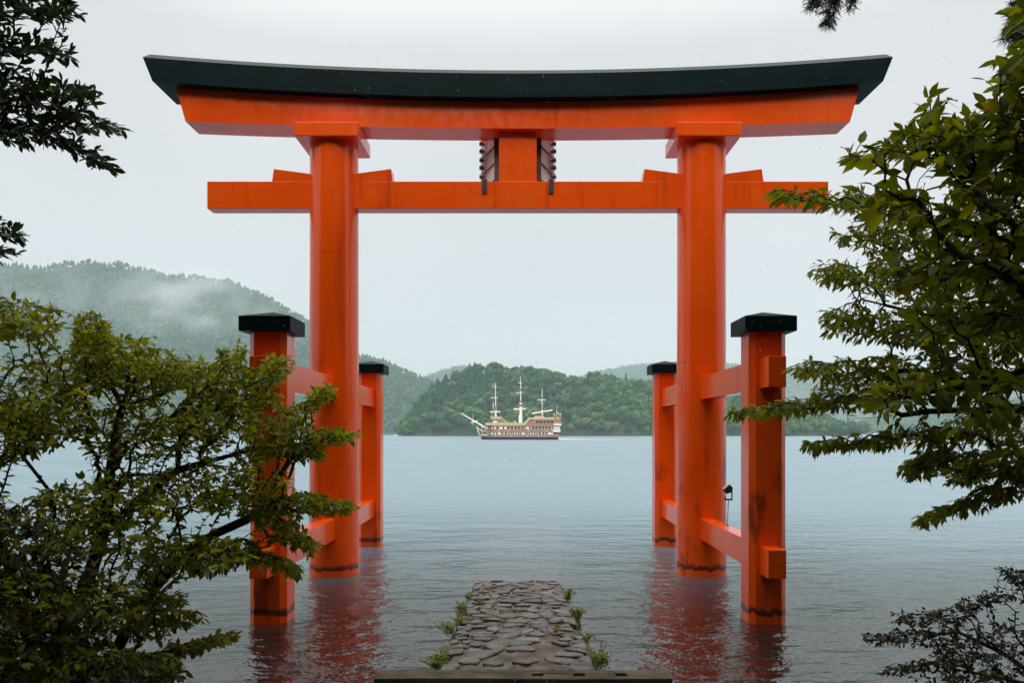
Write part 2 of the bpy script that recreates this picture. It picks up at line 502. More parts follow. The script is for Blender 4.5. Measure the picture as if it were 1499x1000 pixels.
left_hill = Hill([(-420, 350), (-200, 368), (-60, 383), (0, 382), (60, 384), (95, 378), (150, 381), (200, 390), (245, 402), (290, 399), (345, 412),
                  (400, 438), (440, 460), (470, 480), (500, 502), (530, 515), (565, 526), (600, 542), (630, 553), (680, 575), (740, 637)], 1450, 1950, 15, 1)
pen = Hill([(584, 637), (594, 614), (610, 586), (632, 560), (655, 545), (690, 535), (725, 531), (760, 536), (800, 541), (840, 546), (870, 544),
            (905, 551), (960, 558), (1010, 566), (1060, 573), (1110, 579), (1160, 586), (1195, 601), (1225, 617), (1258, 634), (1266, 637)], 790, 920, 13, 2, 0.05, 0.8)
right_hill = Hill([(1190, 637), (1240, 622), (1290, 608), (1350, 600), (1420, 590), (1500, 582), (1600, 570), (1800, 555)], 1650, 1950, 10, 3)
far_left = Hill([(520, 600), (560, 575), (610, 552), (645, 540), (672, 534), (700, 534), (735, 545), (790, 565), (840, 600), (860, 637)], 2750, 3050, 6, 4)
far_right = Hill([(760, 637), (810, 570), (850, 548), (885, 537), (930, 530), (990, 527), (1060, 529), (1120, 535), (1180, 540), (1260, 545), (1340, 552), (1420, 556), (1520, 553), (1700, 545)], 2850, 3150, 6, 5)
left_hill.mesh("left_hillside", M['hill'])
pen.mesh("peninsula_hill", M['hill'])
right_hill.mesh("right_hillside", M['hill'])
far_left.mesh("distant_ridge", M['far_hill'], 90, 24)
far_right.mesh("distant_ridge_right", M['far_hill'], 140, 24)

# ------------------------------------------------------------------ far trees
def clump_crown(n, seed, r=(1, 1, 1), lobes=9, leaf=0.22):
    """crown of many small faces gathered into lobes, unit size, base at z=0 (height about 2)"""
    g = np.random.default_rng(seed)
    c = g.normal(size=(lobes, 3)); c /= np.linalg.norm(c, axis=1)[:, None]
    c[:, 2] = np.abs(c[:, 2]) * 0.9 - 0.15
    c *= g.uniform(0.35, 0.72, (lobes, 1))
    lr = g.uniform(0.32, 0.5, lobes)
    k = g.integers(0, lobes, n)
    d = g.normal(size=(n, 3)); d /= np.linalg.norm(d, axis=1)[:, None]
    p = c[k] + d * (lr[k] * g.uniform(0.75, 1.05, n))[:, None]
    nr = d + g.normal(size=(n, 3)) * 0.35; nr /= np.linalg.norm(nr, axis=1)[:, None]
    a = np.cross(nr, g.normal(size=(n, 3))); a /= np.linalg.norm(a, axis=1)[:, None]
    b = np.cross(nr, a)
    s = leaf * g.uniform(0.7, 1.3, (n, 1))
    V = np.stack([p - a * s, p + b * s * 0.8, p + a * s, p - b * s * 0.8], 1).reshape(-1, 3)
    V = V * np.array(r) + np.array([0, 0, 1.15])
    Q = np.arange(n * 4).reshape(n, 4)
    return V, Q

def cone_crown(n, seed, leaf=0.16):
    g = np.random.default_rng(seed)
    t = g.uniform(0, 1, n) ** 0.62                      # 0 at the top
    h = 2.25 * (1 - t) + 0.1
    ang = g.uniform(0, 2 * np.pi, n)
    lay = 0.82 + 0.18 * np.cos(t * 26 + 2 * np.sin(ang * 3))
    rad = (0.04 + 0.62 * t) * lay * g.uniform(0.8, 1.08, n)
    p = np.stack([rad * np.cos(ang), rad * np.sin(ang), h], -1)
    nr = np.stack([np.cos(ang), np.sin(ang), np.full(n, 0.55)], -1) + g.normal(size=(n, 3)) * 0.35
    nr /= np.linalg.norm(nr, axis=1)[:, None]
    a = np.cross(nr, g.normal(size=(n, 3))); a /= np.linalg.norm(a, axis=1)[:, None]
    b = np.cross(nr, a)
    s = leaf * g.uniform(0.7, 1.3, (n, 1)) * (0.5 + 0.6 * t)[:, None]
    V = np.stack([p - a * s, p + b * s * 0.8, p + a * s, p - b * s * 0.8], 1).reshape(-1, 3)
    return V, np.arange(n * 4).reshape(n, 4)

def core(seed, r=(0.75, 0.75, 0.8), cone=False):
    """closed inner mass so a crown is not see-through everywhere"""
    n, mrings = 8, 5
    V = []; Q = []
    g = np.random.default_rng(seed)
    for j in range(mrings):
        f = j / (mrings - 1)
        rr = (0.5 * (1 - f) + 0.02) if cone else math.sin(math.pi * (0.06 + 0.88 * f)) * r[0]
        z = (0.15 + 1.95 * f) if cone else 1.15 - r[2] * math.cos(math.pi * (0.06 + 0.88 * f))
        for i in range(n):
            k = rr * g.uniform(0.8, 1.05)
            V.append((k * math.cos(2 * math.pi * i / n), k * math.sin(2 * math.pi * i / n), z))
    for j in range(mrings - 1):
        for i in range(n):
            Q.append((j * n + i, j * n + (i + 1) % n, (j + 1) * n + (i + 1) % n, (j + 1) * n + i))
    return np.array(V), np.array(Q)

def trunk_stub():
    V = []; 
    for z, r in ((-0.6, 0.07), (0.9, 0.05)):
        for i in range(4): V.append((r * math.cos(i * math.pi / 2), r * math.sin(i * math.pi / 2), z))
    return np.array(V), np.array([(i, (i + 1) % 4, 4 + (i + 1) % 4, 4 + i) for i in range(4)])

def join(parts):
    Vs, Qs, o = [], [], 0
    for V, Q in parts:
        Vs.append(V); Qs.append(Q + o); o += len(V)
    return np.concatenate(Vs), np.concatenate(Qs)

BROAD = [join([clump_crown(320, 10 + i, lobes=13, leaf=0.17), core(20 + i, (0.6, 0.6, 0.7)), trunk_stub()]) for i in range(4)]
CONI = [join([cone_crown(190, 30 + i), core(40 + i, cone=True), trunk_stub()]) for i in range(3)]
BROAD_LO = [join([clump_crown(46, 50 + i, leaf=0.36), core(60 + i)]) for i in range(4)]
CONI_LO = [join([cone_crown(40, 70 + i, leaf=0.3), core(80 + i, cone=True)]) for i in range(3)]

def scatter(h, n, g, tmax=1.12, umin=None, umax=None):
    u = g.uniform(h.rx[0] if umin is None else umin, h.rx[-1] if umax is None else umax, n * 3)
    t = g.uniform(0.012, tmax, n * 3)
    P = h.pos(u, t)
    keep = P[:, 2] > 0.3
    P, u, t = P[keep], u[keep], t[keep]
    return P[:n], u[:n], t[:n]

def poisson(P, rmin):
    """thin points so none is nearer than rmin (grid hash)"""
    cell = {}; out = []
    for i, p in enumerate(P):
        a, b = int(p[0] // rmin), int(p[1] // rmin)
        ok = True
        for da in (-1, 0, 1):
            for db in (-1, 0, 1):
                for j in cell.get((a + da, b + db), ()):
                    if (P[j, 0] - p[0]) ** 2 + (P[j, 1] - p[1]) ** 2 < rmin * rmin: ok = False; break
                if not ok: break
            if not ok: break
        if ok:
            cell.setdefault((a, b), []).append(i); out.append(i)
    return np.array(out)

def place(V, p, s, rz, sz=1.0):
    c, q = math.cos(rz), math.sin(rz)
    Rm = np.array([[c, -q, 0], [q, c, 0], [0, 0, 1]])
    return (V * np.array([s, s, s * sz])) @ Rm.T + p

def forest(name, protos, P, size, mat, g, label=None, sq=1.0):
    Vs, Qs, Ts, o = [], [], [], 0
    for p in P:
        V, Q = protos[g.integers(len(protos))]
        s = g.uniform(*size)
        Vs.append(place(V, p, s, g.uniform(0, 6.28), g.uniform(0.8, 1.15) * (0.82 if protos is CONI_LO else 1))); Qs.append(Q + o); o += len(V)
        Ts.append(np.full(len(V), g.uniform()))
    ob = np_mesh(name, np.concatenate(Vs), np.concatenate(Qs), mat, attrs={"tint": np.concatenate(Ts)})
    ob["kind"] = "stuff"; ob["label"] = label; ob["category"] = "forest"
    return ob

# peninsula: each tree its own object where it shows largest
gp = np.random.default_rng(11)
P, u, t = scatter(pen, 7000, gp)
ix = poisson(P, 6.9); P, u, t = P[ix], u[ix], t[ix]
conif = ((u > 605) & (u < 715) & (t > 0.32 + 0.3 * vnoise(u / 30, t * 2, 8)) & (gp.uniform(size=len(u)) < 0.75)) | (gp.uniform(size=len(u)) < 0.08)
vis = np.where((t < 1.02) & (u > 590) & (u < 975), 1, 0) * (1.3 - 0.6 * np.abs(t - 0.5)) * gp.uniform(0.6, 1, len(u))
order = np.argsort(-vis)
me_b = []; me_c = []
def proto_mesh(nm, vq, mat):
    o = np_mesh(nm, vq[0], vq[1], mat); me = o.data; bpy.data.objects.remove(o); return me
KINDS = [("deep green", mat_far("far_deep_green", [(0.016, 0.078, 0.022), (0.028, 0.115, 0.028), (0.038, 0.140, 0.034)])),
         ("fresh green", mat_far("far_fresh_green", [(0.055, 0.165, 0.030), (0.070, 0.200, 0.036), (0.095, 0.210, 0.036)])),
         ("yellowing", mat_far("far_yellowing", [(0.090, 0.175, 0.034), (0.125, 0.180, 0.040), (0.105, 0.180, 0.034)]))]
me_b = [[proto_mesh("broadleaf_tree", v, kd[1]) for v in BROAD] for kd in KINDS]
me_c = [proto_mesh("conifer_tree", v, M['far_conifer']) for v in CONI]
def zone(tt):
    return "at the water's edge" if tt < 0.16 else ("on the crest" if tt > 0.84 else ("low on the slope" if tt < 0.5 else "high on the slope"))
ci = [i for i in order if conif[i]][:120]
bi = [i for i in order if not conif[i]][:290]
for lst, nm, sz in ((bi, "broadleaf_tree", (5.0, 8.0)), (ci, "conifer_tree", (5.6, 7.4))):
    for i in lst:
        if nm == "broadleaf_tree":
            kd = int(gp.choice([0, 0, 0, 0, 1, 1, 1, 2, 2] if t[i] < 0.25 else [0, 0, 0, 0, 0, 1, 1, 1, 2])); me = me_b[kd][gp.integers(4)]
            lb = (KINDS[kd][0] + " broadleaf tree " + zone(t[i]) + " of the wooded peninsula", "tree", KINDS[kd][0] + " broadleaf trees on the peninsula")
        else:
            me = me_c[gp.integers(3)]; lb = ("dark pointed conifer " + zone(t[i]) + " of the wooded peninsula", "tree", "conifers on the peninsula")
        o = bpy.data.objects.new(nm, me)
        link(o); s = gp.uniform(*sz)
        wf = 1.35 if nm == 'conifer_tree' else 1.12
        o.location = P[i]; o.rotation_euler = (0, 0, gp.uniform(0, 6.28)); o.scale = (s * wf, s * wf, s * gp.uniform(0.75, 1.1))
        tag(o, *lb)
used = set(ci) | set(bi)
rest = np.array([i for i in range(len(P)) if i not in used])
forest("peninsula_wood", BROAD, P[rest[~conif[rest]]], (5.0, 7.6), M['far_broad'], gp, "green leafy wood covering the rest of the peninsula")
if conif[rest].sum() > 0:
    forest("peninsula_conifer_wood", CONI, P[rest[conif[rest]]], (6.0, 8.6), M['far_conifer'], gp, "dark conifers between the peninsula's leafy trees")
# left hillside and right hillside: masses
gl = np.random.default_rng(12)
P, u, t = scatter(left_hill, 24000, gl, 1.06)
ix = poisson(P, 9.5); P, u, t = P[ix], u[ix], t[ix]
con = gl.uniform(size=len(P)) < np.where(t > 0.25, 0.6, 0.2)
forest("hillside_conifer_forest", CONI_LO, P[con], (7.0, 9.0), M['far_conifer'], gl, "misty conifer forest covering the high hill left of the lake")
forest("hillside_leafy_forest", BROAD_LO, P[~con], (6.0, 8.0), M['far_broad'], gl, "misty leafy woodland on the lower slope of the high hill")
P, u, t = scatter(right_hill, 4500, gl, 1.06)
ix = poisson(P, 9.0); P = P[ix]
forest("right_hillside_forest", BROAD_LO, P, (5.0, 7.5), M['far_broad'], gl, "pale misty forest on the low hill behind the right branches")
for h, nm, lb, n in ((far_left, "distant_ridge_forest", "faint grey forest along the distant ridge left of the peninsula", 5000), (far_right, "distant_right_ridge_forest", "faint grey forest along the distant ridge right of the peninsula", 9000)):
    P, u, t = scatter(h, n, gl, 1.04)
    ix = poisson(P, 8); P = P[ix]; P[:, 2] -= 5.0
    forest(nm, BROAD_LO, P, (3.2, 5.0), M['far_broad'], gl, lb)

# ------------------------------------------------------------------ shore bank under and behind the viewpoint
def bank_z(x, y):
    y = y - np.clip((np.abs(x) - 7) * 0.6, 0, 7.5)
    z = np.interp(y, [-60, -30, -12, -3, 1.5, 3.6, 5.2, 6.6, 8.2], [26, 14, 5.2, 1.35, 1.1, 0.95, 0.42, 0.02, -0.7])
    side = np.clip(np.abs(x) - 5, 0, 40) * 0.05 * np.clip((5.5 - y) / 6, 0, 1)
    return z + side + 0.10 * vnoise(x / 1.3, y / 1.3, 4) * np.clip(np.abs(x) / 1.2, 0.3, 1)
gx = np.concatenate([np.linspace(-60, -8, 27)[:-1], np.linspace(-8, 8, 65), np.linspace(8, 60, 27)[1:]])
gy = np.concatenate([np.linspace(-38, -3, 26)[:-1], np.linspace(-3, 16, 70)])
GX, GY = np.meshgrid(gx, gy)
GZ = bank_z(GX, GY)
GZ = np.where((np.abs(GX) < 1.9) & (GY > 2.2), GZ - 0.5, GZ)
ii = np.arange(GX.size).reshape(GX.shape)
kind(np_mesh("shore_bank", np.stack([GX, GY, GZ], -1).reshape(-1, 3),
             np.stack([ii[:-1, :-1], ii[:-1, 1:], ii[1:, 1:], ii[1:, :-1]], -1).reshape(-1, 4), M['ground'], smooth=True), "structure")

# ------------------------------------------------------------------ stone jetty
def clip_poly(poly, px, py, nx, ny):
    out = []
    for i in range(len(poly)):
        a, b = poly[i], poly[(i + 1) % len(poly)]
        da = (a[0] - px) * nx + (a[1] - py) * ny; db = (b[0] - px) * nx + (b[1] - py) * ny
        if da <= 0: out.append(a)
        if (da < 0 < db) or (db < 0 < da):
            f = da / (da - db); out.append((a[0] + (b[0] - a[0]) * f, a[1] + (b[1] - a[1]) * f))
    return out

def voronoi(pts, x0, x1, y0, y1):
    cells = []
    for i, p in enumerate(pts):
        poly = [(x0, y0), (x1, y0), (x1, y1), (x0, y1)]
        dd = np.hypot(pts[:, 0] - p[0], pts[:, 1] - p[1])
        for j in np.argsort(dd)[1:22]:
            q = pts[j]
            poly = clip_poly(poly, (p[0] + q[0]) / 2, (p[1] + q[1]) / 2, q[0] - p[0], q[1] - p[1])
            if len(poly) < 3: break
        cells.append(poly)
    return cells

def stone_mesh(poly, zf, g, gap=0.022, hmin=0.004, hmax=0.04):
    c = np.mean(poly, 0)
    P = np.array(poly)
    r = np.linalg.norm(P - c, axis=1)
    P = c + (P - c) * np.clip((r - gap * g.uniform(0.5, 2.6)) / r, 0.3, 1)[:, None]
    Q = []                                             # one corner-cutting pass
    for i in range(len(P)):
        a, b = P[i], P[(i + 1) % len(P)]
        Q += [a * 0.82 + b * 0.18, a * 0.18 + b * 0.82]
    P = np.array(Q) + g.normal(size=(len(Q), 2)) * 0.006
    n = len(P)
    h = g.uniform(hmin, hmax); tl = g.normal(size=2) * 0.05
    def z(p, e): return zf(p[0], p[1]) + e + (p[0] - c[0]) * tl[0] + (p[1] - c[1]) * tl[1]
    V = [(p[0], p[1], z(p, -0.06)) for p in P] + [(p[0], p[1], z(p, h - 0.010)) for p in P]
    In = c + (P - c) * 0.90
    V += [(p[0], p[1], z(p, h + g.normal() * 0.002)) for p in In] + [(c[0], c[1], z(c, h + g.uniform(-0.003, 0.004)))]
    Fc = []
    for k in (0, n):
        for i in range(n): Fc.append((k + i, k + (i + 1) % n, k + n + (i + 1) % n, k + n + i))
    for i in range(n): Fc.append((2 * n + i, 2 * n + (i + 1) % n, 3 * n))
    return V, Fc

Y0, Y1, JW = 7.16, 13.62, 0.79
def jz(x, y): return 0.425 - 0.0600 * (y - Y0) - 0.05 * max(0, abs(x) - 0.62) * 4 * (0.5 + 0.5 * math.sin(y * 5))
jetty = empty("stone_jetty", (0, Y0, 0))
tag(jetty, "wet cobbled stone jetty sloping down into the lake between the gate posts", "jetty")
gs = np.random.default_rng(21)
nxx, nyy = 26, 90
xs = np.linspace(-1, 1, nxx); ys = np.linspace(Y0, Y1, nyy)
V = []
for y in ys:
    for k, x in enumerate(xs):
        w = JW + 0.05 * math.sin(y * 3.1) + 0.04 * math.sin(y * 7.7 + (1 if x > 0 else 0))
        e = float(gs.normal() * 0.010)
        V.append((x * w, y - Y0 + (0.10 * float(vnoise(np.array([x * 2.5]), np.array([0.0]), 5)[0]) if y == ys[-1] else 0), jz(x * w, y) - 0.020 + e - (0.05 if k in (0, nxx - 1) else 0)))
i = np.arange(nxx * nyy).reshape(nyy, nxx)
Q = [tuple(q) for q in np.stack([i[:-1, :-1], i[:-1, 1:], i[1:, 1:], i[1:, :-1]], -1).reshape(-1, 4)]
# skirt down into the water
rim = list(i[:, -1]) + list(i[-1, ::-1][1:]) + list(i[::-1, 0][1:])
b0 = len(V)
for r in rim:
    x, y, z = V[r]; V.append((x * 1.06 + gs.normal() * 0.02, y + 0.0, -0.6))
for k in range(len(rim) - 1): Q.append((rim[k], rim[k + 1], b0 + k + 1, b0 + k))
py_mesh("bed", V, Q, M['bed'], jetty, smooth=False)
# stones: edge rows of narrower stones, wider ones in the middle
pts = []
for tries in range(6000):
    x, y = gs.uniform(-JW + 0.05, JW - 0.05), gs.uniform(Y0 + 0.04, Y1 - 0.05)
    rmin = 0.15 + 0.05 * max(0, 8.6 - y) if abs(x) > 0.45 else 0.13 + 0.13 * (0.5 + 0.5 * math.sin(x * 9 + y * 4.3) * math.cos(y * 3.1 - x * 5)) + 0.06 * max(0, 8.6 - y)
    if all(((x - a) * 0.92) ** 2 + ((y - b) * 1.05) ** 2 > rmin * rmin for a, b in pts): pts.append((x, y))
    if len(pts) >= 345: break
pts = np.array(pts)
skip = gs.uniform(size=len(pts)) < np.where(np.abs(pts[:, 0]) > 0.5, 0.08, 0.20)          # gaps where only mud and moss show
for q_, poly in enumerate(voronoi(pts, -JW + 0.03, JW - 0.03, Y0 + 0.02, Y1 - 0.02)):
    if len(poly) < 3 or skip[q_]: continue
    Vs, Fs = stone_mesh(poly, jz, gs, 0.017, -0.004, 0.015)
    Vs = [(a, b - Y0, c) for a, b, c in Vs]
    py_mesh("stone", Vs, Fs, M['stone'], jetty)

# landing: kerb beam with sockets, and the paved platform behind it
landing = empty("stone_landing", (0, 7.0, 0))
tag(landing, "mossy stone landing with a socketed kerb beam at the foot of the jetty", "landing")
bm = bmesh.new()
KX0, KX1, ky0, ky1, kt = -1.32, 1.42, -0.10, 0.15, 0.445
sock = [(0.13, 0.24), (0.52, 0.63), (0.91, 1.02)]
bm_box(bm, KX0, KX1, ky0, ky1, -0.5, kt - 0.05)
bm_box(bm, KX0, KX1, ky0, ky0 + 0.08, kt - 0.05, kt, 0.0)
bm_box(bm, KX0, KX1, ky1 - 0.09, ky1, kt - 0.05, kt, 0.0)
prev = KX0
for a, b_ in sock + [(KX1, KX1)]:
    bm_box(bm, prev, a, ky0 + 0.08, ky1 - 0.09, kt - 0.05, kt); prev = b_
bmesh.ops.subdivide_edges(bm, edges=[e for e in bm.edges if e.calc_length() > 0.3], cuts=14, use_grid_fill=True)
for v in bm.verts:
    nz_ = vnoise(np.array([v.co.x * 6.0, v.co.x * 6 + 40, v.co.x * 15]), np.array([v.co.y * 9, v.co.y * 9, v.co.z * 9]), 6)
    v.co.z += 0.012 * float(nz_[0]) if v.co.z > 0.3 else 0; v.co.y += 0.012 * float(nz_[1])
bm_obj("kerb_beam", bm, M['kerb'], landing)
def lz(x, y): return 0.36
box("bed", -1.34, 1.44, -3.6, -0.14, -0.5, 0.34, M['bed'], landing)
pts = []
for tries in range(1500):
    x, y = gs.uniform(-1.3, 1.4), gs.uniform(5.6, 6.85)
    if all((x - a) ** 2 + (y - b) ** 2 > 0.24 ** 2 for a, b in pts): pts.append((x, y))
pts = np.array(pts)
for poly in voronoi(pts, -1.32, 1.42, 5.5, 6.86):
    if len(poly) < 3: continue
    Vs, Fs = stone_mesh(poly, lambda x, y: 0.345, gs, 0.03, 0.01, 0.05)
    py_mesh("stone", [(a, b - 7.0, c) for a, b, c in Vs], Fs, M['stone'], landing)
for k in range(4):
    box("step", -1.3, 1.4, -1.7 - 0.36 * (k + 1), -1.7 - 0.36 * k, 0.2, 0.36 + 0.17 * (k + 1), M['kerb'], landing, 0.012)

# ------------------------------------------------------------------ the gate
GY0 = 14.5
gate = empty("torii_gate", (0, GY0, 0))
tag(gate, "tall vermilion torii gate standing in the lake with a dark curved top", "gate")
# coordinates below are local: y measured from the gate's plane
def lathe(name, prof, cx, mat, parent, n=96):
    V = []; Fc = []
    for r, z in prof:
        for k in range(n): V.append((cx + r * math.cos(2 * math.pi * k / n), r * math.sin(2 * math.pi * k / n), z))
    for j in range(len(prof) - 1):
        for k in range(n): Fc.append((j * n + k, j * n + (k + 1) % n, (j + 1) * n + (k + 1) % n, (j + 1) * n + k))
    return py_mesh(name, V, Fc, mat, parent, smooth=True)
PX = 3.54
for sgn in (-1, 1):
    prof = [(0.472 - 0.0018 * q, -1.0 + q) for q in range(9)] + [(0.4565, 8.24)]
    lathe("pillar", prof, sgn * PX, M['red'], gate)
    box("capital_block", sgn * PX * 1.004 - 0.595, sgn * PX * 1.004 + 0.595, -0.58, 0.58, 8.225, 8.488, M['red'], gate, 0.012)
# top lintel in two layers, swept along a gentle upward curve
def sweep(name, prof, mat, n=56):
    """prof: list of (y, half_length, z0, rise) ; rise*s^2"""
    V = []; Fc = []; m = len(prof)
    for k in range(n + 1):
        s = -1 + 2 * k / n
        for (y, xe, z0, rise) in prof: V.append((s * xe, y, z0 + rise * s * s))
    for k in range(n):
        for j in range(m): Fc.append((k * m + j, k * m + (j + 1) % m, (k + 1) * m + (j + 1) % m, (k + 1) * m + j))
    Fc.append(tuple(range(m))); Fc.append(tuple(range(n * m, n * m + m)))
    return py_mesh(name, V, Fc, mat, gate)
sweep("lintel_cap", [(-0.50, 6.81, 8.98, 0.30), (-0.50, 6.99, 9.42, 0.305), (0.0, 7.1, 9.72, 0.31), (0.50, 6.99, 9.42, 0.305), (0.50, 6.81, 8.98, 0.30)], M['cap'])
sweep("top_lintel", [(-0.30, 6.28, 8.475, 0.13), (-0.30, 6.46, 8.988, 0.27), (0.30, 6.46, 8.988, 0.27), (0.30, 6.28, 8.475, 0.13)], M['red'])
box("tie_beam", -5.93, 5.93, -0.16, 0.16, 7.0, 7.52, M['red'], gate, 0.008)
for sgn in (-1, 1):
    for side in (-1, 1):                                     # wedges either side of each pillar
        x0 = sgn * PX + side * 0.40; x1 = sgn * PX + side * 1.12
        poly = [(x0, 7.515), (x1 + side * 0.035, 7.515), (x1, 7.762), (x0, 7.665)]
        prism("wedge", poly, 'y', -0.155, 0.155, M['red'], gate, 0.006)
box("centre_strut", -0.36, 0.36, -0.14, 0.14, 7.515, 8.49, M['red'], gate, 0.006)
# four bracing posts, octagonal in plan, with dark caps, tied through the pillars by rails
PYD = 3.64
def octa(cx, cy, a, c): 
    return [(cx - a + c, cy - a), (cx + a - c, cy - a), (cx + a, cy - a + c), (cx + a, cy + a - c), (cx + a - c, cy + a), (cx - a + c, cy + a), (cx - a, cy + a - c), (cx - a, cy - a + c)]
for sgn in (-1, 1):
    for sy in (-1, 1):
        cx, cy_ = sgn * PX, sy * PYD
        post = prism("bracing_post", octa(cx, cy_, 0.262, 0.08), 'z', -1.0, 4.16, M['red'], gate, 0.004)
        bm = bmesh.new()
        a = 0.362
        vs = [bm.verts.new((cx + i * a, cy_ + j * a, z)) for z in (4.14, 4.35) for i, j in ((-1, -1), (1, -1), (1, 1), (-1, 1))]
        ap = bm.verts.new((cx, cy_, 4.455))
        bm.faces.new(vs[:4][::-1])
        for q in range(4): bm.faces.new((vs[q], vs[(q + 1) % 4], vs[4 + (q + 1) % 4], vs[4 + q])); bm.faces.new((vs[4 + q], vs[4 + (q + 1) % 4], ap))
        bm_obj("post_cap", bm, M['cap'], post)
    box("upper_rail", sgn * PX - 0.123, sgn * PX + 0.123, -4.255, 4.255, 3.335, 3.76, M['red'], gate, 0.008)
    box("lower_rail", sgn * PX - 0.123, sgn * PX + 0.123, -4.255, 4.255, 0.712, 1.108, M['red'], gate, 0.008)

# plaque on the lake side of the strut, its flared wooden frame seen from behind
plq = empty("shrine_plaque", (0, GY0, 7.5))
tag(plq, "weathered grey wooden plaque hung behind the gate's centre strut, seen from behind", "plaque")
box("board", -0.46, 0.46, 0.17, 0.23, -0.10, 1.12, M['wood_brown'], plq)
for sgn in (-1, 1):
    pv = [(sgn * 0.45, 0.18, -0.12), (sgn * 0.755, 0.62, -0.16), (sgn * 0.735, 0.70, 1.14), (sgn * 0.45, 0.18, 1.12),
          (sgn * 0.45, 0.23, -0.12), (sgn * 0.755, 0.67, -0.16), (sgn * 0.735, 0.75, 1.14), (sgn * 0.45, 0.23, 1.12)]
    py_mesh("frame_panel", pv, [[0, 1, 2, 3], [4, 5, 6, 7], [0, 1, 5, 4], [1, 2, 6, 5], [2, 3, 7, 6], [3, 0, 4, 7]], M['wood_grey'], plq)
    for k in range(4):
        z0 = 0.10 + k * 0.33
        bm = bmesh.new(); bm_tube(bm, (sgn * 0.45, 0.168, z0 + 0.06), (sgn * 0.762, 0.625, z0 - 0.07), 0.015, 0.015, 4)
        bm_obj("batten", bm, M['wood_brown'], plq)
        for dz, nmx in ((-0.05, 0.0), (0.13, 0.0)):
            box("peg", min(sgn * 0.69, sgn * 0.762), max(sgn * 0.69, sgn * 0.762), 0.50, 0.60, z0 + dz - 0.03, z0 + dz, M['wood_grey'], plq)
            box("peg_shoe", min(sgn * 0.67, sgn * 0.770), max(sgn * 0.67, sgn * 0.770), 0.50, 0.61, z0 + dz - 0.052, z0 + dz - 0.03, M['wood_brown'], plq)
    box("post", min(sgn * 0.37, sgn * 0.445), max(sgn * 0.37, sgn * 0.445), 0.155, 0.169, -0.0, 1.1, M['wood_brown'], plq)
    box("hook", sgn * 0.635 - 0.045, sgn * 0.635 + 0.045, -0.19, 0.22, 0.024, 0.06, M['black'], plq)
    box("hook_tongue", sgn * 0.635 - 0.045, sgn * 0.635 + 0.045, -0.19, -0.163, -0.21, 0.024, M['black'], plq)

# floodlight on the lower right rail
fl = empty("floodlight", (3.625, 13.0, 1.108))
tag(fl, "small black floodlight on a thin rod above the gate's lower rail", "floodlight")
bm = bmesh.new(); bm_tube(bm, (0, 0, 0), (0.02, 0, 0.44), 0.006, 0.006, 6); bm_tube(bm, (0, 0, 0), (0, 0, 0.012), 0.03, 0.03, 10)
bm_obj("rod", bm, M['black'], fl)
bm = bmesh.new()
bm_box(bm, -0.045, 0.085, -0.012, 0.012, 0.435, 0.462); bm_box(bm, -0.045, -0.03, -0.012, 0.012, 0.462, 0.50); bm_box(bm, 0.07, 0.085, -0.012, 0.012, 0.462, 0.60)
bm_obj("bracket", bm, M['black'], fl)
hd = prism("lamp_head", [(-0.07, 0.62), (0.03, 0.71), (0.08, 0.66), (0.07, 0.58), (-0.02, 0.55)], 'y', -0.06, 0.06, M['black'], fl, 0.006)
py_mesh("lens", [(-0.066, -0.05, 0.630), (0.022, -0.05, 0.710), (0.022, 0.05, 0.710), (-0.066, 0.05, 0.630), (-0.072, -0.05, 0.636), (0.016, -0.05, 0.716), (0.016, 0.05, 0.716), (-0.072, 0.05, 0.636)],
        [[0, 1, 2, 3], [4, 5, 6, 7], [0, 1, 5, 4], [1, 2, 6, 5], [2, 3, 7, 6], [3, 0, 4, 7]], M['lens'], hd)
bm = bmesh.new(); bm_tube(bm, (0.08, -0.0, 0.46), (0.085, 0, 0.63), 0.007, 0.007, 6); bm_obj("arm", bm, M['metal'], fl)

# ------------------------------------------------------------------ growing trees
LEAF_V = {
    'ovate': np.array([(0, 0, 0), (0.22, 0.22, 0.05), (0.58, 0.23, 0.0), (1, 0, -0.14), (0.58, -0.23, 0.0), (0.22, -0.22, 0.05), (0.25, 0, 0.0), (0.6, 0, -0.05)]),
    'oval': np.array([(0, 0, 0), (0.28, 0.17, 0.04), (0.68, 0.18, 0.02), (1, 0, -0.06), (0.68, -0.18, 0.02), (0.28, -0.17, 0.04), (0.3, 0, 0.0), (0.68, 0, -0.02)]),
    'lance': np.array([(0, 0, 0), (0.26, 0.19, 0.04), (0.58, 0.18, 0.0), (1, 0, -0.16), (0.58, -0.18, 0.0), (0.26, -0.19, 0.04), (0.28, 0, 0.0), (0.6, 0, -0.05)]),
    'needle': np.array([(0, 0.01, 0), (0.3, 0.035, 0.03), (0.7, 0.03, 0.03), (1, 0, 0.0), (0.7, -0.03, 0.03), (0.3, -0.035, 0.03), (0.3, 0, 0.0), (0.7, 0, 0.0)]),
}
LEAF_T = np.array([(0, 6, 1), (1, 6, 7), (1, 7, 2), (2, 7, 3), (0, 5, 6), (5, 7, 6), (5, 4, 7), (4, 3, 7)])

def leaf_frames(d, nrm):
    d = d / np.linalg.norm(d, axis=1)[:, None]
    y = np.cross(nrm, d); y /= (np.linalg.norm(y, axis=1)[:, None] + 1e-9)
    z = np.cross(d, y)
    return d, y, z

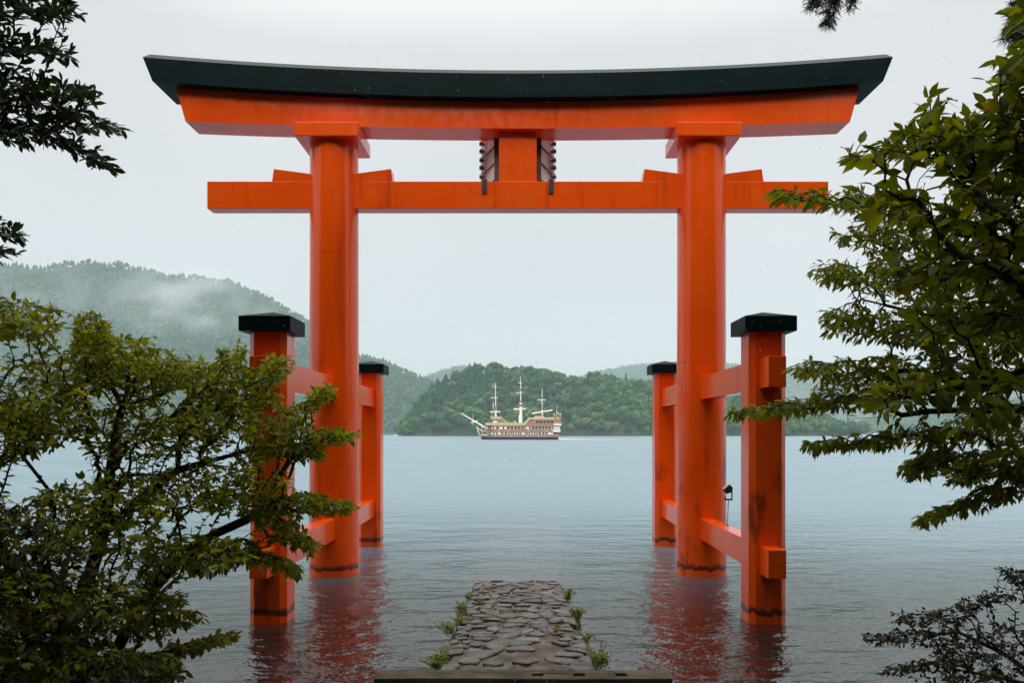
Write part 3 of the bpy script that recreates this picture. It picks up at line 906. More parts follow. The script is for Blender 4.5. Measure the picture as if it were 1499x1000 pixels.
DENS = 1.0
def stroke(g, n, x0, y0, D0, x1, y1, D1, w0, w1, dw):
    """n points along a bough from (x0,y0,D0) to (x1,y1,D1); w = half width in photo pixels at both ends, dw = half depth in m"""
    n = int(n * DENS)
    t = g.uniform(0, 1, n) ** 0.9
    a = g.uniform(0, 2 * np.pi, n); r = np.sqrt(g.uniform(0, 1, n))
    w = w0 + (w1 - w0) * t
    px = x0 + (x1 - x0) * t + r * np.cos(a) * w
    py = y0 + (y1 - y0) * t + r * np.sin(a) * w * 0.8
    D = D0 + (D1 - D0) * t + g.uniform(-1, 1, n) * dw
    return np.stack([(px - VX) / F * D, D, H + (VY - py) / F * D], -1)

def grow(trunks, A, g, bf=0.35, step=0.10, sag=0.04):
    """join every twig end in A to the skeleton; returns node positions, parents, per-twig node lists"""
    P = []; par = []; plen = []
    for tr in trunks:
        tr = [np.array(p, float) for p in tr]
        if not P: prev = -1
        else:
            dd = np.linalg.norm(np.array(P) - tr[0], axis=1); prev = int(np.argmin(dd))
        pts = [tr[0]]
        for a, b in zip(tr[:-1], tr[1:]):
            k = max(1, int(np.linalg.norm(b - a) / (step * 1.5)))
            for q in range(1, k + 1): pts.append(a + (b - a) * q / k + g.normal(size=3) * 0.006)
        for p in pts:
            L0 = 0 if prev < 0 else plen[prev] + np.linalg.norm(p - P[prev])
            P.append(p); par.append(prev); plen.append(L0); prev = len(P) - 1
    n0 = len(P)
    cap = n0 + len(A) * 40
    PA = np.zeros((cap, 3)); PL = np.zeros(cap); PR = np.full(cap, -1, int)
    PA[:n0] = P; PL[:n0] = plen; PR[:n0] = par
    n = n0
    d0 = np.min(np.linalg.norm(A[:, None, :] - PA[None, :n0:3, :], axis=2), axis=1)
    twigs = []
    for i in np.argsort(d0):
        a = A[i]
        dist = np.linalg.norm(PA[:n] - a, axis=1)
        j = int(np.argmin(dist + bf * PL[:n]))
        L = dist[j]
        k = min(38, max(2, int(L / step)))
        p0 = PA[j].copy(); off = g.normal(size=3) * L * 0.05; off[2] += sag * L
        ids = []; prev = j
        for q in range(1, k + 1):
            t = q / k
            p = p0 + (a - p0) * t + off * math.sin(math.pi * t) + g.normal(size=3) * step * 0.06
            PA[n] = p; PR[n] = prev; PL[n] = PL[prev] + np.linalg.norm(p - PA[prev]); prev = n; ids.append(n); n += 1
            if n >= cap - 45: break
        twigs.append([j] + ids)
        if n >= cap - 45: break
    return PA[:n], PR[:n], twigs, n0

def branch_mesh(name, P, par, mat, parent, loc, r_tip, expo, rmax, sides=5, sel=None):
    n = len(P)
    ch = np.zeros(n, int); cnt = np.zeros(n)
    kids = [[] for _ in range(n)]
    for i in range(n):
        if par[i] >= 0: kids[par[i]].append(i)
    for i in range(n - 1, -1, -1):
        if not kids[i]: cnt[i] += 1
        if par[i] >= 0: cnt[par[i]] += cnt[i]
    rad = np.minimum(r_tip * cnt ** expo, rmax)
    V = []; Q = []
    ang = np.arange(sides) * 2 * np.pi / sides
    ca, sa = np.cos(ang)[:, None], np.sin(ang)[:, None]
    # chains: follow the thickest child
    starts = [i for i in range(n) if par[i] < 0] 
    stack = [(s, None) for s in starts]
    o = 0
    while stack:
        s, base = stack.pop()
        chain = ([base] if base is not None else []) + [s]
        c = s
        while kids[c]:
            ks = sorted(kids[c], key=lambda q: -cnt[q])
            for q in ks[1:]: stack.append((q, c))
            c = ks[0]; chain.append(c)
        pts = P[chain]
        if len(pts) < 2: continue
        rr = rad[chain].copy()
        if base is not None: rr[0] = rr[1]
        tn = np.gradient(pts, axis=0); tn /= (np.linalg.norm(tn, axis=1)[:, None] + 1e-9)
        ref = np.where(np.abs(tn[:, 2:3]) > 0.9, np.array([[1.0, 0, 0]]), np.array([[0, 0, 1.0]]))
        a = np.cross(tn, ref); a /= (np.linalg.norm(a, axis=1)[:, None] + 1e-9); b = np.cross(tn, a)
        for k in range(len(pts)):
            V.append(pts[k] + (a[k] * ca + b[k] * sa) * rr[k])
        for k in range(len(pts) - 1):
            for q in range(sides):
                Q.append((o + k * sides + q, o + k * sides + (q + 1) % sides, o + (k + 1) * sides + (q + 1) % sides, o + (k + 1) * sides + q))
        o += len(pts) * sides
    V = np.concatenate(V) - np.array(loc)
    return np_mesh(name, V, np.array(Q), mat, parent, smooth=True)

def twig_leaves(P, twigs, g, size, spacing, reach, angle=52, droop=0.25, jit=0.32, plane_up=1.0):
    """leaf base points, directions, normals, sizes along the last `reach` metres of each twig"""
    pos = []; dr = []; nm = []; sz = []
    ca, sa = math.cos(R(angle)), math.sin(R(angle))
    for tw in twigs:
        pts = P[tw]
        seg = np.linalg.norm(np.diff(pts, axis=0), axis=1)
        cum = np.concatenate([[0], np.cumsum(seg)])
        tot = cum[-1]
        s = np.arange(max(0.0, tot - reach) + g.uniform(0, spacing), tot, spacing)
        side = 1 if g.uniform() < 0.5 else -1
        tdir = pts[-1] - pts[max(0, len(pts) - 3)]
        up = np.array([0, 0, plane_up]) + g.normal(size=3) * 0.35
        for k, q in enumerate(list(s) + [tot]):
            j = min(len(seg) - 1, int(np.searchsorted(cum, q)) - 1); j = max(j, 0)
            f = (q - cum[j]) / max(seg[j], 1e-6)
            p = pts[j] + (pts[j + 1] - pts[j]) * min(f, 1)
            d = (pts[j + 1] - pts[j]) / max(seg[j], 1e-6)
            lat = np.cross(up, d); lat /= (np.linalg.norm(lat) + 1e-9)
            if k == len(s): dd = tdir / (np.linalg.norm(tdir) + 1e-9)
            else: dd = d * ca + lat * side * sa
            side = -side
            dd = dd + g.normal(size=3) * 0.22; dd[2] -= droop
            pos.append(p); dr.append(dd); nm.append(up + g.normal(size=3) * jit)
            sz.append(size * g.uniform(0.62, 1.2) * (0.8 if k == len(s) else 1))
    return np.array(pos), np.array(dr), np.array(nm), np.array(sz)

def leaves(tree, loc, shape, mat, pos, dr, nm, sz, g, single=300, name="foliage"):
    X, Y, Z = leaf_frames(dr, nm)
    D = np.maximum(pos[:, 1], 0.3)
    px = VX + pos[:, 0] / D * F; py = VY - (pos[:, 2] - H) / D * F
    inside = (px > 5) & (px < 1494) & (py > 5) & (py < 995)
    score = np.where(inside, sz / D, 0)
    big = np.argsort(-score)[:single]
    big = big[score[big] > 0]
    rest = np.ones(len(pos), bool); rest[big] = False
    T = LEAF_V[shape]
    loc = np.array(loc)
    me = proto_mesh("leaf", (T, LEAF_T), mat)
    for i in big:
        o = bpy.data.objects.new("leaf", me)
        link(o, tree)
        mm = np.eye(4); s = sz[i]
        mm[:3, 0] = X[i] * s; mm[:3, 1] = Y[i] * s; mm[:3, 2] = Z[i] * s; mm[:3, 3] = pos[i] - loc
        o.matrix_local = Matrix(mm.tolist())
    idx = np.where(rest)[0]
    if len(idx):
        bend = g.uniform(0.3, 2.2, (len(idx), 1, 1)); wid = g.uniform(0.8, 1.15, (len(idx), 1, 1))
        V = (pos[idx] - loc)[:, None, :] + sz[idx][:, None, None] * (T[None, :, 0:1] * X[idx][:, None, :] + T[None, :, 1:2] * wid * Y[idx][:, None, :] + T[None, :, 2:3] * bend * Z[idx][:, None, :])
        n = len(idx)
        Tr = (LEAF_T[None] + (np.arange(n) * len(T))[:, None, None]).reshape(-1, 3)
        kind(np_mesh(name, V.reshape(-1, 3), Tr, mat, tree, attrs={"tint": np.repeat(g.uniform(size=n), len(T))}), "stuff")

def make_tree(name, label, cat, loc, trunks, A, g, leafmat, shape, size, spacing, reach, barkmat, r_tip=0.0022, expo=0.46, rmax=0.12, bf=0.35, single=300,
              angle=52, droop=0.25, jit=0.32, sag=0.04, step=0.10, skip_branch=False):
    root = empty(name, loc)
    tag(root, label, cat)
    P, par, twigs, n0 = grow(trunks, A, g, bf, step, sag)
    tb = branch_mesh("trunk_and_branches", P, par, barkmat, root, loc, r_tip, expo, rmax)
    tb.name = "branches"
    pos, dr, nm, sz = twig_leaves(P, twigs, g, size, spacing, reach, angle, droop, jit)
    leaves(root, loc, shape, leafmat, pos, dr, nm, sz, g, single)
    return root

# left: broad spreading maple-like tree at the water's edge
DENS = 5.0
g1 = np.random.default_rng(101)
S = lambda *a: stroke(g1, *a)
A = np.concatenate([
    S(70, -80, 470, 5.0, 60, 470, 5.0, 50, 35, 0.7), S(90, 40, 560, 5.2, 215, 520, 5.2, 60, 38, 0.7), S(60, 150, 540, 5.2, 130, 475, 5.2, 40, 25, 0.5),
    S(60, 190, 560, 5.4, 280, 545, 5.4, 50, 28, 0.6), S(50, 280, 620, 5.4, 345, 520, 5.4, 40, 22, 0.5), S(55, 330, 600, 5.4, 415, 530, 5.4, 45, 16, 0.5),
    S(80, -60, 660, 5.0, 120, 600, 5.0, 60, 50, 0.8), S(90, 150, 640, 5.2, 400, 610, 5.3, 60, 38, 0.7),
    S(50, 380, 640, 5.3, 522, 638, 5.4, 36, 8, 0.4), S(28, 420, 620, 5.4, 485, 568, 5.5, 22, 9, 0.3), S(34, 360, 660, 5.3, 470, 662, 5.4, 22, 14, 0.3),
    S(90, 120, 740, 5.0, 380, 700, 5.2, 60, 48, 0.7), S(60, 350, 730, 5.2, 512, 742, 5.3, 40, 10, 0.4), S(34, 380, 760, 5.2, 455, 800, 5.2, 30, 14, 0.4),
    S(90, -60, 780, 4.8, 200, 760, 4.9, 70, 60, 0.8), S(70, 180, 820, 4.9, 350, 810, 5.0, 55, 30, 0.6), S(22, 340, 800, 5.0, 438, 838, 5.1, 22, 10, 0.3),
    S(100, -60, 900, 4.6, 160, 880, 4.7, 70, 60, 0.8), S(40, 170, 890, 4.8, 260, 885, 4.9, 50, 20, 0.5), S(90, -60, 990, 4.4, 130, 975, 4.6, 60, 50, 0.7),
    S(40, 140, 985, 4.6, 250, 970, 4.7, 45, 18, 0.4), S(26, 230, 960, 4.8, 342, 932, 4.9, 18, 8, 0.3), S(14, 190, 930, 4.8, 300, 900, 4.9, 22, 10, 0.3),
    S(40, -100, 560, 4.8, 60, 620, 4.8, 60, 40, 0.6)])
tr = [[W(20, 1130, 4.9), W(60, 1000, 4.95), W(120, 870, 5.0), W(155, 770, 5.05), W(165, 650, 5.1), W(190, 560, 5.2)],
      [W(20, 1130, 4.9), W(150, 1000, 4.9), W(200, 890, 5.0), W(280, 800, 5.1), W(400, 742, 5.2)],
      [W(150, 775, 5.05), W(260, 690, 5.15), W(400, 648, 5.3), W(490, 640, 5.4)],
      [W(60, 1000, 4.95), W(20, 850, 4.9), W(-30, 700, 4.9), W(-40, 560, 4.9)],
      [W(165, 660, 5.1), W(280, 590, 5.3), W(330, 540, 5.4)]]
make_tree("maple_tree", "spreading olive-green leafy tree rooted at the water's edge, overlapping a front gate post", "tree", tuple(W(20, 1130, 4.9)), tr, A, g1,
          M['leaf_maple'], 'ovate', 0.062, 0.030, 0.32, M['bark'], r_tip=0.0020, expo=0.45, rmax=0.045)

# dark undergrowth at its foot, added to deepen the shade low in the tree
g7 = np.random.default_rng(107)
DENS = 3.4
S = lambda *a: stroke(g7, *a)
A = np.concatenate([S(60, -60, 860, 4.2, 110, 830, 4.3, 60, 40, 0.4), S(70, -60, 930, 4.1, 150, 910, 4.2, 60, 40, 0.4), S(70, -60, 1010, 4.0, 190, 985, 4.2, 60, 34, 0.4), S(20, -60, 780, 4.2, 60, 760, 4.3, 50, 30, 0.3),
                    S(30, 150, 1010, 4.2, 260, 985, 4.3, 36, 16, 0.3)])
b0 = np.array([-3.3, 4.1, 0.55])
tr = [[b0, W(-60, 960, 4.1), W(20, 860, 4.2), W(60, 800, 4.3)], [b0, W(60, 1010, 4.15), W(150, 950, 4.2)], [b0, W(-80, 900, 4.1), W(-60, 790, 4.2)]]
make_tree("shade_undergrowth", "dense dark undergrowth shrub added to deepen the shade at the foot of the spreading olive-green tree", "shrub", tuple(b0), tr, A, g7,
          M['leaf_shrub'], 'ovate', 0.058, 0.032, 0.30, M['bark'], r_tip=0.0016, expo=0.46, rmax=0.03, jit=0.6)

# right, close: broad-leaved tree whose trunk stands beside the viewpoint
DENS = 2.6
g2 = np.random.default_rng(102)
S = lambda *a: stroke(g2, *a)
A = np.concatenate([
    S(34, 1560, 40, 3.0, 1475, 190, 2.9, 50, 30, 0.3), S(40, 1560, 230, 2.9, 1250, 225, 2.9, 50, 22, 0.25), S(30, 1450, 210, 2.9, 1330, 195, 2.9, 35, 20, 0.2),
    S(60, 1560, 320, 2.8, 1265, 300, 2.9, 60, 30, 0.3), S(55, 1560, 400, 2.8, 1310, 390, 2.9, 60, 40, 0.3), S(40, 1560, 470, 2.8, 1350, 470, 2.9, 50, 32, 0.25),
    S(34, 1560, 540, 2.7, 1320, 560, 2.8, 36, 22, 0.2), S(16, 1400, 570, 2.8, 1270, 590, 2.8, 24, 14, 0.15), S(12, 1499, 590, 2.7, 1400, 620, 2.8, 30, 18, 0.2),
    S(40, 1600, 150, 2.9, 1440, 290, 2.9, 70, 50, 0.3), S(26, 1580, 60, 2.9, 1470, 100, 2.9, 36, 24, 0.25), S(3, 1352, 185, 2.9, 1364, 138, 2.9, 3, 2, 0.03), S(1.2, 1380, 150, 2.9, 1392, 142, 2.9, 2, 1, 0.02), S(24, 1580, 140, 2.9, 1425, 165, 2.9, 36, 22, 0.25), S(30, 1600, 0, 2.9, 1488, 30, 2.9, 40, 20, 0.25), S(30, 1600, 90, 2.9, 1462, 120, 2.9, 40, 20, 0.25), S(24, 1500, 200, 2.9, 1390, 200, 2.9, 36, 26, 0.25)])
b0 = np.array([2.75, 2.3, 1.0])
tr = [[b0, (2.7, 2.35, 2.0), (2.62, 2.45, 2.9), (2.5, 2.5, 3.8), (2.35, 2.7, 4.6)],
      [(2.62, 2.45, 2.9), W(1640, 520, 2.6), W(1499, 545, 2.7), W(1440, 562, 2.75), W(1330, 580, 2.8)],
      [(2.55, 2.48, 3.3), W(1600, 400, 2.7), W(1450, 345, 2.8), W(1330, 285, 2.85)],
      [(2.45, 2.55, 4.0), W(1560, 240, 2.8), W(1480, 180, 2.85)]]
bough = make_tree("broadleaf_bough_tree", "close tree with large pointed green leaves reaching over the gate's right beam end", "tree", tuple(b0), tr, A, g2,
          M['leaf_big'], 'ovate', 0.082, 0.060, 0.24, M['bark'], r_tip=0.0020, expo=0.45, rmax=0.09, jit=0.5, droop=0.3)
# right, farther: fine-leaved tree in layered sprays
DENS = 5.0
g3 = np.random.default_rng(103)
S = lambda *a: stroke(g3, *a)
A = np.concatenate([
    S(40, 1330, 300, 5.0, 1125, 284, 5.0, 36, 10, 0.3), S(60, 1520, 360, 4.8, 1235, 345, 5.0, 50, 28, 0.5), S(80, 1520, 430, 4.8, 1205, 400, 5.0, 55, 24, 0.5),
    S(80, 1520, 500, 4.8, 1215, 470, 5.0, 50, 26, 0.5), S(75, 1480, 540, 4.9, 1160, 540, 5.0, 46, 14, 0.4), S(46, 1300, 580, 5.0, 1068, 606, 5.1, 24, 6, 0.25),
    S(26, 1350, 560, 5.0, 1190, 575, 5.0, 30, 18, 0.3), S(70, 1520, 620, 4.9, 1180, 655, 5.1, 34, 9, 0.35), S(34, 1400, 660, 5.0, 1330, 690, 5.0, 30, 16, 0.3),
    S(60, 1520, 660, 4.8, 1400, 690, 4.9, 40, 26, 0.4), S(50, 1520, 700, 4.8, 1343, 763, 5.0, 30, 7, 0.3), S(90, 1600, 480, 4.6, 1450, 450, 4.7, 100, 80, 0.5),
    S(50, 1600, 240, 4.8, 1420, 290, 4.9, 70, 50, 0.4)])
b0 = np.array([4.35, 4.3, 0.75])
tr = [[b0, (4.3, 4.4, 1.6), (4.2, 4.5, 2.5), (4.05, 4.55, 3.4), (3.8, 4.7, 4.4)],
      [(4.22, 4.5, 2.4), W(1560, 600, 4.7), W(1400, 600, 4.9), W(1240, 615, 5.0)],
      [(4.1, 4.55, 3.1), W(1560, 500, 4.7), W(1400, 470, 4.9), W(1260, 440, 5.0)],
      [(4.25, 4.45, 2.1), W(1560, 690, 4.7), W(1430, 700, 4.9)],
      [(4.0, 4.6, 3.7), W(1500, 370, 4.8), W(1320, 310, 5.0)]]
fine = make_tree("fine_leaved_tree", "tree with small pointed leaves in layered drooping sprays over the water", "tree", tuple(b0), tr, A, g3,
          M['leaf_fine'], 'lance', 0.069, 0.032, 0.32, M['bark'], r_tip=0.0017, expo=0.46, rmax=0.08, droop=0.45, jit=0.3)
# lower right shrub
DENS = 3.0
g4 = np.random.default_rng(104)
S = lambda *a: stroke(g4, *a)
A = np.concatenate([
    S(46, 1440, 935, 4.6, 1262, 935, 4.7, 34, 7, 0.25), S(34, 1420, 905, 4.6, 1310, 905, 4.7, 20, 12, 0.2), S(30, 1540, 860, 4.5, 1462, 838, 4.6, 24, 12, 0.25), S(24, 1480, 870, 4.6, 1400, 890, 4.6, 16, 10, 0.2),
    S(60, 1540, 930, 4.4, 1380, 960, 4.5, 45, 34, 0.4), S(34, 1420, 960, 4.5, 1296, 985, 4.6, 28, 8, 0.25), S(70, 1540, 1000, 4.3, 1360, 1010, 4.4, 40, 30, 0.4)])
b0 = np.array([3.25, 4.25, 0.55])
tr = [[b0, W(1540, 1010, 4.4), W(1470, 960, 4.5), W(1400, 925, 4.6)], [W(1560, 1060, 4.3), W(1540, 950, 4.4), W(1500, 880, 4.5)], [W(1540, 1010, 4.4), W(1420, 985, 4.5)]]
make_tree("shoreline_shrub", "dark small-leaved shrub arching low over the water opposite the spreading tree", "shrub", tuple(b0), tr, A, g4,
          M['leaf_shrub'], 'ovate', 0.036, 0.021, 0.24, M['bark'], r_tip=0.0013, expo=0.46, rmax=0.03, jit=0.6)
# upper left evergreen boughs
DENS = 2.8
g5 = np.random.default_rng(105)
S = lambda *a: stroke(g5, *a)
A = np.concatenate([
    S(26, -60, 20, 4.6, 125, 14, 4.7, 30, 10, 0.3), S(34, -60, 60, 4.6, 100, 75, 4.7, 36, 14, 0.3), S(50, -60, 110, 4.6, 130, 140, 4.7, 40, 14, 0.3),
    S(44, -40, 130, 4.6, 178, 192, 4.7, 34, 7, 0.25), S(30, 30, 170, 4.6, 160, 243, 4.7, 24, 7, 0.25), S(26, -60, 170, 4.6, 35, 200, 4.6, 30, 14, 0.3),
    S(16, -80, 310, 4.5, 40, 350, 4.6, 24, 8, 0.2), S(14, -80, 380, 4.5, 20, 368, 4.5, 16, 7, 0.2), S(40, -120, -40, 4.6, 110, -40, 4.6, 60, 40, 0.4)])
b0 = np.array([-5.3, 3.6, 0.85])
tr = [[b0, (-5.2, 3.7, 2.2), (-5.0, 3.9, 3.8), (-4.7, 4.1, 5.4), (-4.2, 4.3, 6.8)],
      [(-4.95, 3.95, 4.2), W(-180, 180, 4.4), W(-60, 120, 4.6), W(60, 150, 4.65)],
      [(-5.05, 3.85, 3.2), W(-260, 380, 4.3), W(-80, 345, 4.5)],
      [(-4.7, 4.1, 5.4), W(-150, 20, 4.5), W(-20, 40, 4.6)]]
ever = make_tree("evergreen_tree", "dark glossy evergreen tree hanging oval-leaved boughs above the high hill", "tree", tuple(b0), tr, A, g5,
          M['leaf_camellia'], 'oval', 0.08, 0.030, 0.30, M['bark'], r_tip=0.0020, expo=0.46, rmax=0.11, angle=42, droop=0.05, jit=0.5)
# upper right cedar: needle tufts hanging in from a tall trunk
DENS = 4.5
g6 = np.random.default_rng(106)
S = lambda *a: stroke(g6, *a)
A = np.concatenate([
    S(26, 1225, -30, 6.6, 1210, 36, 6.6, 26, 7, 0.15), S(16, 1200, -20, 6.6, 1185, 14, 6.6, 16, 7, 0.12), S(14, 1250, -30, 6.6, 1244, 12, 6.6, 12, 6, 0.12),
    S(40, 1520, -20, 6.2, 1480, 60, 6.2, 40, 14, 0.25), S(20, 1530, 20, 6.2, 1500, 80, 6.2, 24, 10, 0.2), S(20, 1320, -60, 6.5, 1250, -50, 6.6, 20, 16, 0.2)])
b0 = np.array([6.2, 3.6, 0.9])
tr = [[b0, (6.2, 3.6, 4.0), (6.2, 3.6, 7.6), (6.2, 3.6, 11.0)], [(6.2, 3.6, 7.4), W(1560, -120, 6.2), W(1400, -80, 6.5), W(1235, -50, 6.6)], [(6.2, 3.6, 7.2), W(1600, -60, 6.0), W(1510, -20, 6.2)]]
cedar = make_tree("cedar_tree", "tall cedar hanging dark needle tufts in above the gate's lintel tip", "tree", tuple(b0), tr, A, g6,
          M['needle'], 'needle', 0.075, 0.0075, 0.34, M['cedar_bark'], r_tip=0.0022, expo=0.5, rmax=0.2, angle=38, droop=0.1, jit=1.2, single=0)

# ------------------------------------------------------------------ shrine forest behind the viewpoint (shades the near side of the gate)
gc = np.random.default_rng(31)
cedarV = cone_crown(7000, 90, leaf=0.075)
crown_me = proto_mesh("crown", join([cedarV, core(91, cone=True)]), M['needle'])
def forest_cedar(x, y, hgt, wid):
    z = float(bank_z(np.array([x]), np.array([y]))[0]) - 0.2
    r = empty("shrine_cedar", (x, y, z))
    tag(r, "tall dark cedar on the slope behind the viewpoint", "tree", "cedars on the slope behind the viewpoint")
    bm = bmesh.new(); bm_tube(bm, (0, 0, 0), (0, 0, hgt * 0.85), 0.42, 0.08, 12)
    bm_obj("trunk", bm, M['cedar_bark'], r)
    c = bpy.data.objects.new("crown", crown_me); link(c, r)
    c.location = (0, 0, hgt * 0.16); c.scale = (wid, wid, hgt * 0.37); c.rotation_euler = (0, 0, gc.uniform(0, 6.28))
for x, y, hg, wd in [(-9, -2, 18, 8), (-4.2, -5, 19, 8), (1.0, -7, 20, 8), (5.6, -4.5, 19, 8), (10, -1, 18, 8), (-14, -8, 21, 9), (-7.5, -11, 21, 9), (4.5, -13, 22, 9), (12, -9, 21, 9), (-1.5, -15, 22, 9),
                     (-17, 0, 18, 8), (17, -2, 18, 8), (-12.5, 4.0, 17, 7.5), (12.8, 4.0, 17, 7.5)]:
    forest_cedar(x, y, hg, wd)

def high_crown(parent, loc, rel, sx, sy, sz, mat, seed):
    V, Q = clump_crown(5600, seed, lobes=20, leaf=0.085)
    c = np_mesh("crown", V, Q, mat, parent, attrs={"tint": np.repeat(np.random.default_rng(seed).uniform(size=5600), 4)})
    c.location = rel; c.scale = (sx, sy, sz)
high_crown(ever, None, (0.9, 2.3, 7.4), 4.6, 2.5, 2.2, M['leaf_camellia'], 201)  # added crown above the frame, set forward to shade the left front post
high_crown(cedar, None, (-1.6, 2.3, 7.4), 4.6, 2.5, 2.2, M['needle'], 202)  # its counterpart on the right, also unseen and placed to keep skylight off the post
high_crown(cedar, None, (0.2, -1.5, 8.4), 3.6, 3.4, 3.2, M['needle'], 203)

def bole(parent, pts, r0, r1, mat):
    bm = bmesh.new(); base = Vector(pts[0]); n = len(pts) - 1
    for q in range(n):
        bm_tube(bm, Vector(pts[q]) - base, Vector(pts[q + 1]) - base, r0 + (r1 - r0) * q / n, r0 + (r1 - r0) * (q + 1) / n, 12, q == 0 or q == n - 1)
    bm_obj("trunk", bm, mat, parent, True)
bole(cedar, [(6.2, 3.6, 0.9), (6.2, 3.6, 4.0), (6.2, 3.6, 7.6), (6.2, 3.6, 11.0), (6.3, 3.0, 14.0)], 0.30, 0.10, M['cedar_bark'])
bole(ever, [(-5.3, 3.6, 0.85), (-5.2, 3.7, 2.2), (-5.0, 3.9, 3.8), (-4.7, 4.1, 5.4), (-4.2, 4.3, 6.8), (-4.6, 2.6, 8.6)], 0.17, 0.05, M['bark'])
bole(bough, [(2.75, 2.3, 1.0), (2.7, 2.35, 2.0), (2.62, 2.45, 2.9), (2.5, 2.5, 3.8), (2.35, 2.7, 4.6)], 0.11, 0.04, M['bark'])
bole(fine, [(4.35, 4.3, 0.75), (4.3, 4.4, 1.6), (4.2, 4.5, 2.5), (4.05, 4.55, 3.4), (3.8, 4.7, 4.4)], 0.12, 0.04, M['bark'])

# ------------------------------------------------------------------ weeds along the jetty
gw = np.random.default_rng(41)
def weed(name, label, x, y, z, hgt, nst, spread, size, lean=0.0, shape='ovate'):
    hgt *= 0.75; spread *= 0.85; size *= 0.9
    r = empty(name, (x, y, z)); tag(r, label, "plant")
    bm = bmesh.new(); pos = []; dr = []; nm = []; sz = []
    for s in range(nst):
        a = gw.uniform(0, 6.28); rr = gw.uniform(0, spread)
        tip = Vector((rr * math.cos(a) + lean * hgt, rr * math.sin(a) * 0.7, hgt * gw.uniform(0.5, 1.0)))
        p0 = Vector((gw.normal() * spread * 0.3, gw.normal() * spread * 0.3, -0.02))
        prev = p0
        for k in range(1, 5):
            t = k / 4
            p = p0.lerp(tip, t) + Vector((0, 0, math.sin(math.pi * t) * hgt * 0.12))
            bm_tube(bm, prev, p, 0.003, 0.002, 4, False)
            for q in range(3):
                pos.append(np.array(p)); d = np.array(gw.normal(size=3)); d[2] = abs(d[2]) * 0.3
                dr.append(d); nm.append(np.array([0, -0.4, 1.0]) + gw.normal(size=3) * 0.4); sz.append(size * gw.uniform(0.5, 1.1) * (1 if k > 1 else 0.7))
            prev = p
    bm_obj("stems", bm, M['weed'], r)
    loc = np.array((x, y, z))
    leaves(r, (0, 0, 0), shape, M['weed'], np.array(pos), np.array(dr), np.array(nm), np.array(sz), gw, 0)
wl_ = [("bright green weed clump low on the left jetty edge beside the kerb beam", -0.80, 7.55, 0.33, 0.20, 26, 0.20, 0.045, -0.2),
       ("leafy weed with a long sprig leaning over the water from the left jetty edge", -0.78, 9.1, 0.27, 0.20, 22, 0.24, 0.042, -0.5),
       ("upright weed tuft high on the left jetty edge", -0.76, 10.3, 0.21, 0.24, 22, 0.17, 0.042, -0.1),
       ("low mossy weed along the upper left jetty edge", -0.74, 9.7, 0.24, 0.13, 24, 0.24, 0.035, -0.1),
       ("small mossy sprout inside the left jetty edge near the far end", -0.56, 11.0, 0.17, 0.13, 14, 0.13, 0.035, 0),
       ("rounded weed clump at the right jetty edge near the far end", 0.78, 11.6, 0.15, 0.22, 30, 0.17, 0.036, 0.1),
       ("weed clump spilling over the middle of the right jetty edge", 0.80, 10.2, 0.19, 0.20, 30, 0.18, 0.036, 0.2),
       ("thin creeping weed along the lower right jetty edge", 0.82, 8.9, 0.26, 0.12, 18, 0.20, 0.032, 0.3),
       ("leafy weed clump beside the kerb beam at the right jetty edge", 0.82, 7.5, 0.35, 0.22, 24, 0.16, 0.045, 0.2),
       ("tall thin grass sprig standing at the right jetty edge", 0.82, 7.85, 0.32, 0.36, 4, 0.06, 0.04, 0.3)]
for lb, x, y, z, hg, ns, sp, sz, ln in wl_:
    weed("weed", lb, x, y, z, hg, ns, sp, sz, ln)
for k, (x, y) in enumerate([(-0.42, 9.7), (-0.2, 9.6), (0.45, 9.0), (0.5, 9.3), (-0.05, 10.3), (0.3, 10.6)]):
    weed("moss_tuft", "tiny green tuft growing between the jetty's stones", x, y, jz(x, y) + 0.01, 0.05, 7, 0.07, 0.03)
for o in [o for o in bpy.data.objects if o.name.startswith("moss_tuft")]: o["group"] = "tufts between the jetty stones"

# ------------------------------------------------------------------ sightseeing ship
def flat(name, c, rough=0.5):
    return mat_plain(name, tuple(v * 0.85 for v in c), c, rough, 0.6, 0, 0)
M['s_blue'] = flat("ship_blue", (0.02, 0.035, 0.12)); M['s_brown'] = flat("ship_red_brown", (0.36, 0.17, 0.11)); M['s_white'] = flat("ship_white", (0.88, 0.87, 0.84))
M['s_gold'] = flat("ship_gold", (0.56, 0.46, 0.24)); M['s_dgold'] = flat("ship_gold_dark", (0.46, 0.33, 0.17)); M['foam'] = flat("foam", (0.8, 0.83, 0.85), 0.8)
SD = 335.0
k = SD / F / 9.369                                        # metres per study pixel
sx0 = (670 - VX) / F * SD
ship = empty("sightseeing_ship", (sx0, SD, 0))
tag(ship, "three-masted galleon-style sightseeing ship with white window decks and gold trim", "ship")
ship.rotation_euler = (0, 0, 0)
def X(z): return z * k
def Z(y): return (880 - y) * k
BW = 4.6                                                   # half beam
def deck(name, x0, x1, y0, y1, mat, hw=BW, xin0=0, xin1=0, parent=ship, bow=0):
    """slab between study columns x0..x1 and rows y0 (top)..y1; ends may taper in plan"""
    a, b = X(x0), X(x1); zb, zt = Z(y1), Z(y0)
    pl = [(a, -hw), (b, -hw), (b, hw), (a, hw)]
    if bow: pl = [(a, -0.4), (a + bow, -hw), (b, -hw), (b, hw), (a + bow, hw), (a, 0.4)]
    return prism(name, pl, 'z', zb, zt, mat, parent)
def side_prism(name, pts, hw, mat, parent=ship):
    return prism(name, [(X(x), Z(y)) for x, y in pts], 'y', -hw, hw, mat, parent)
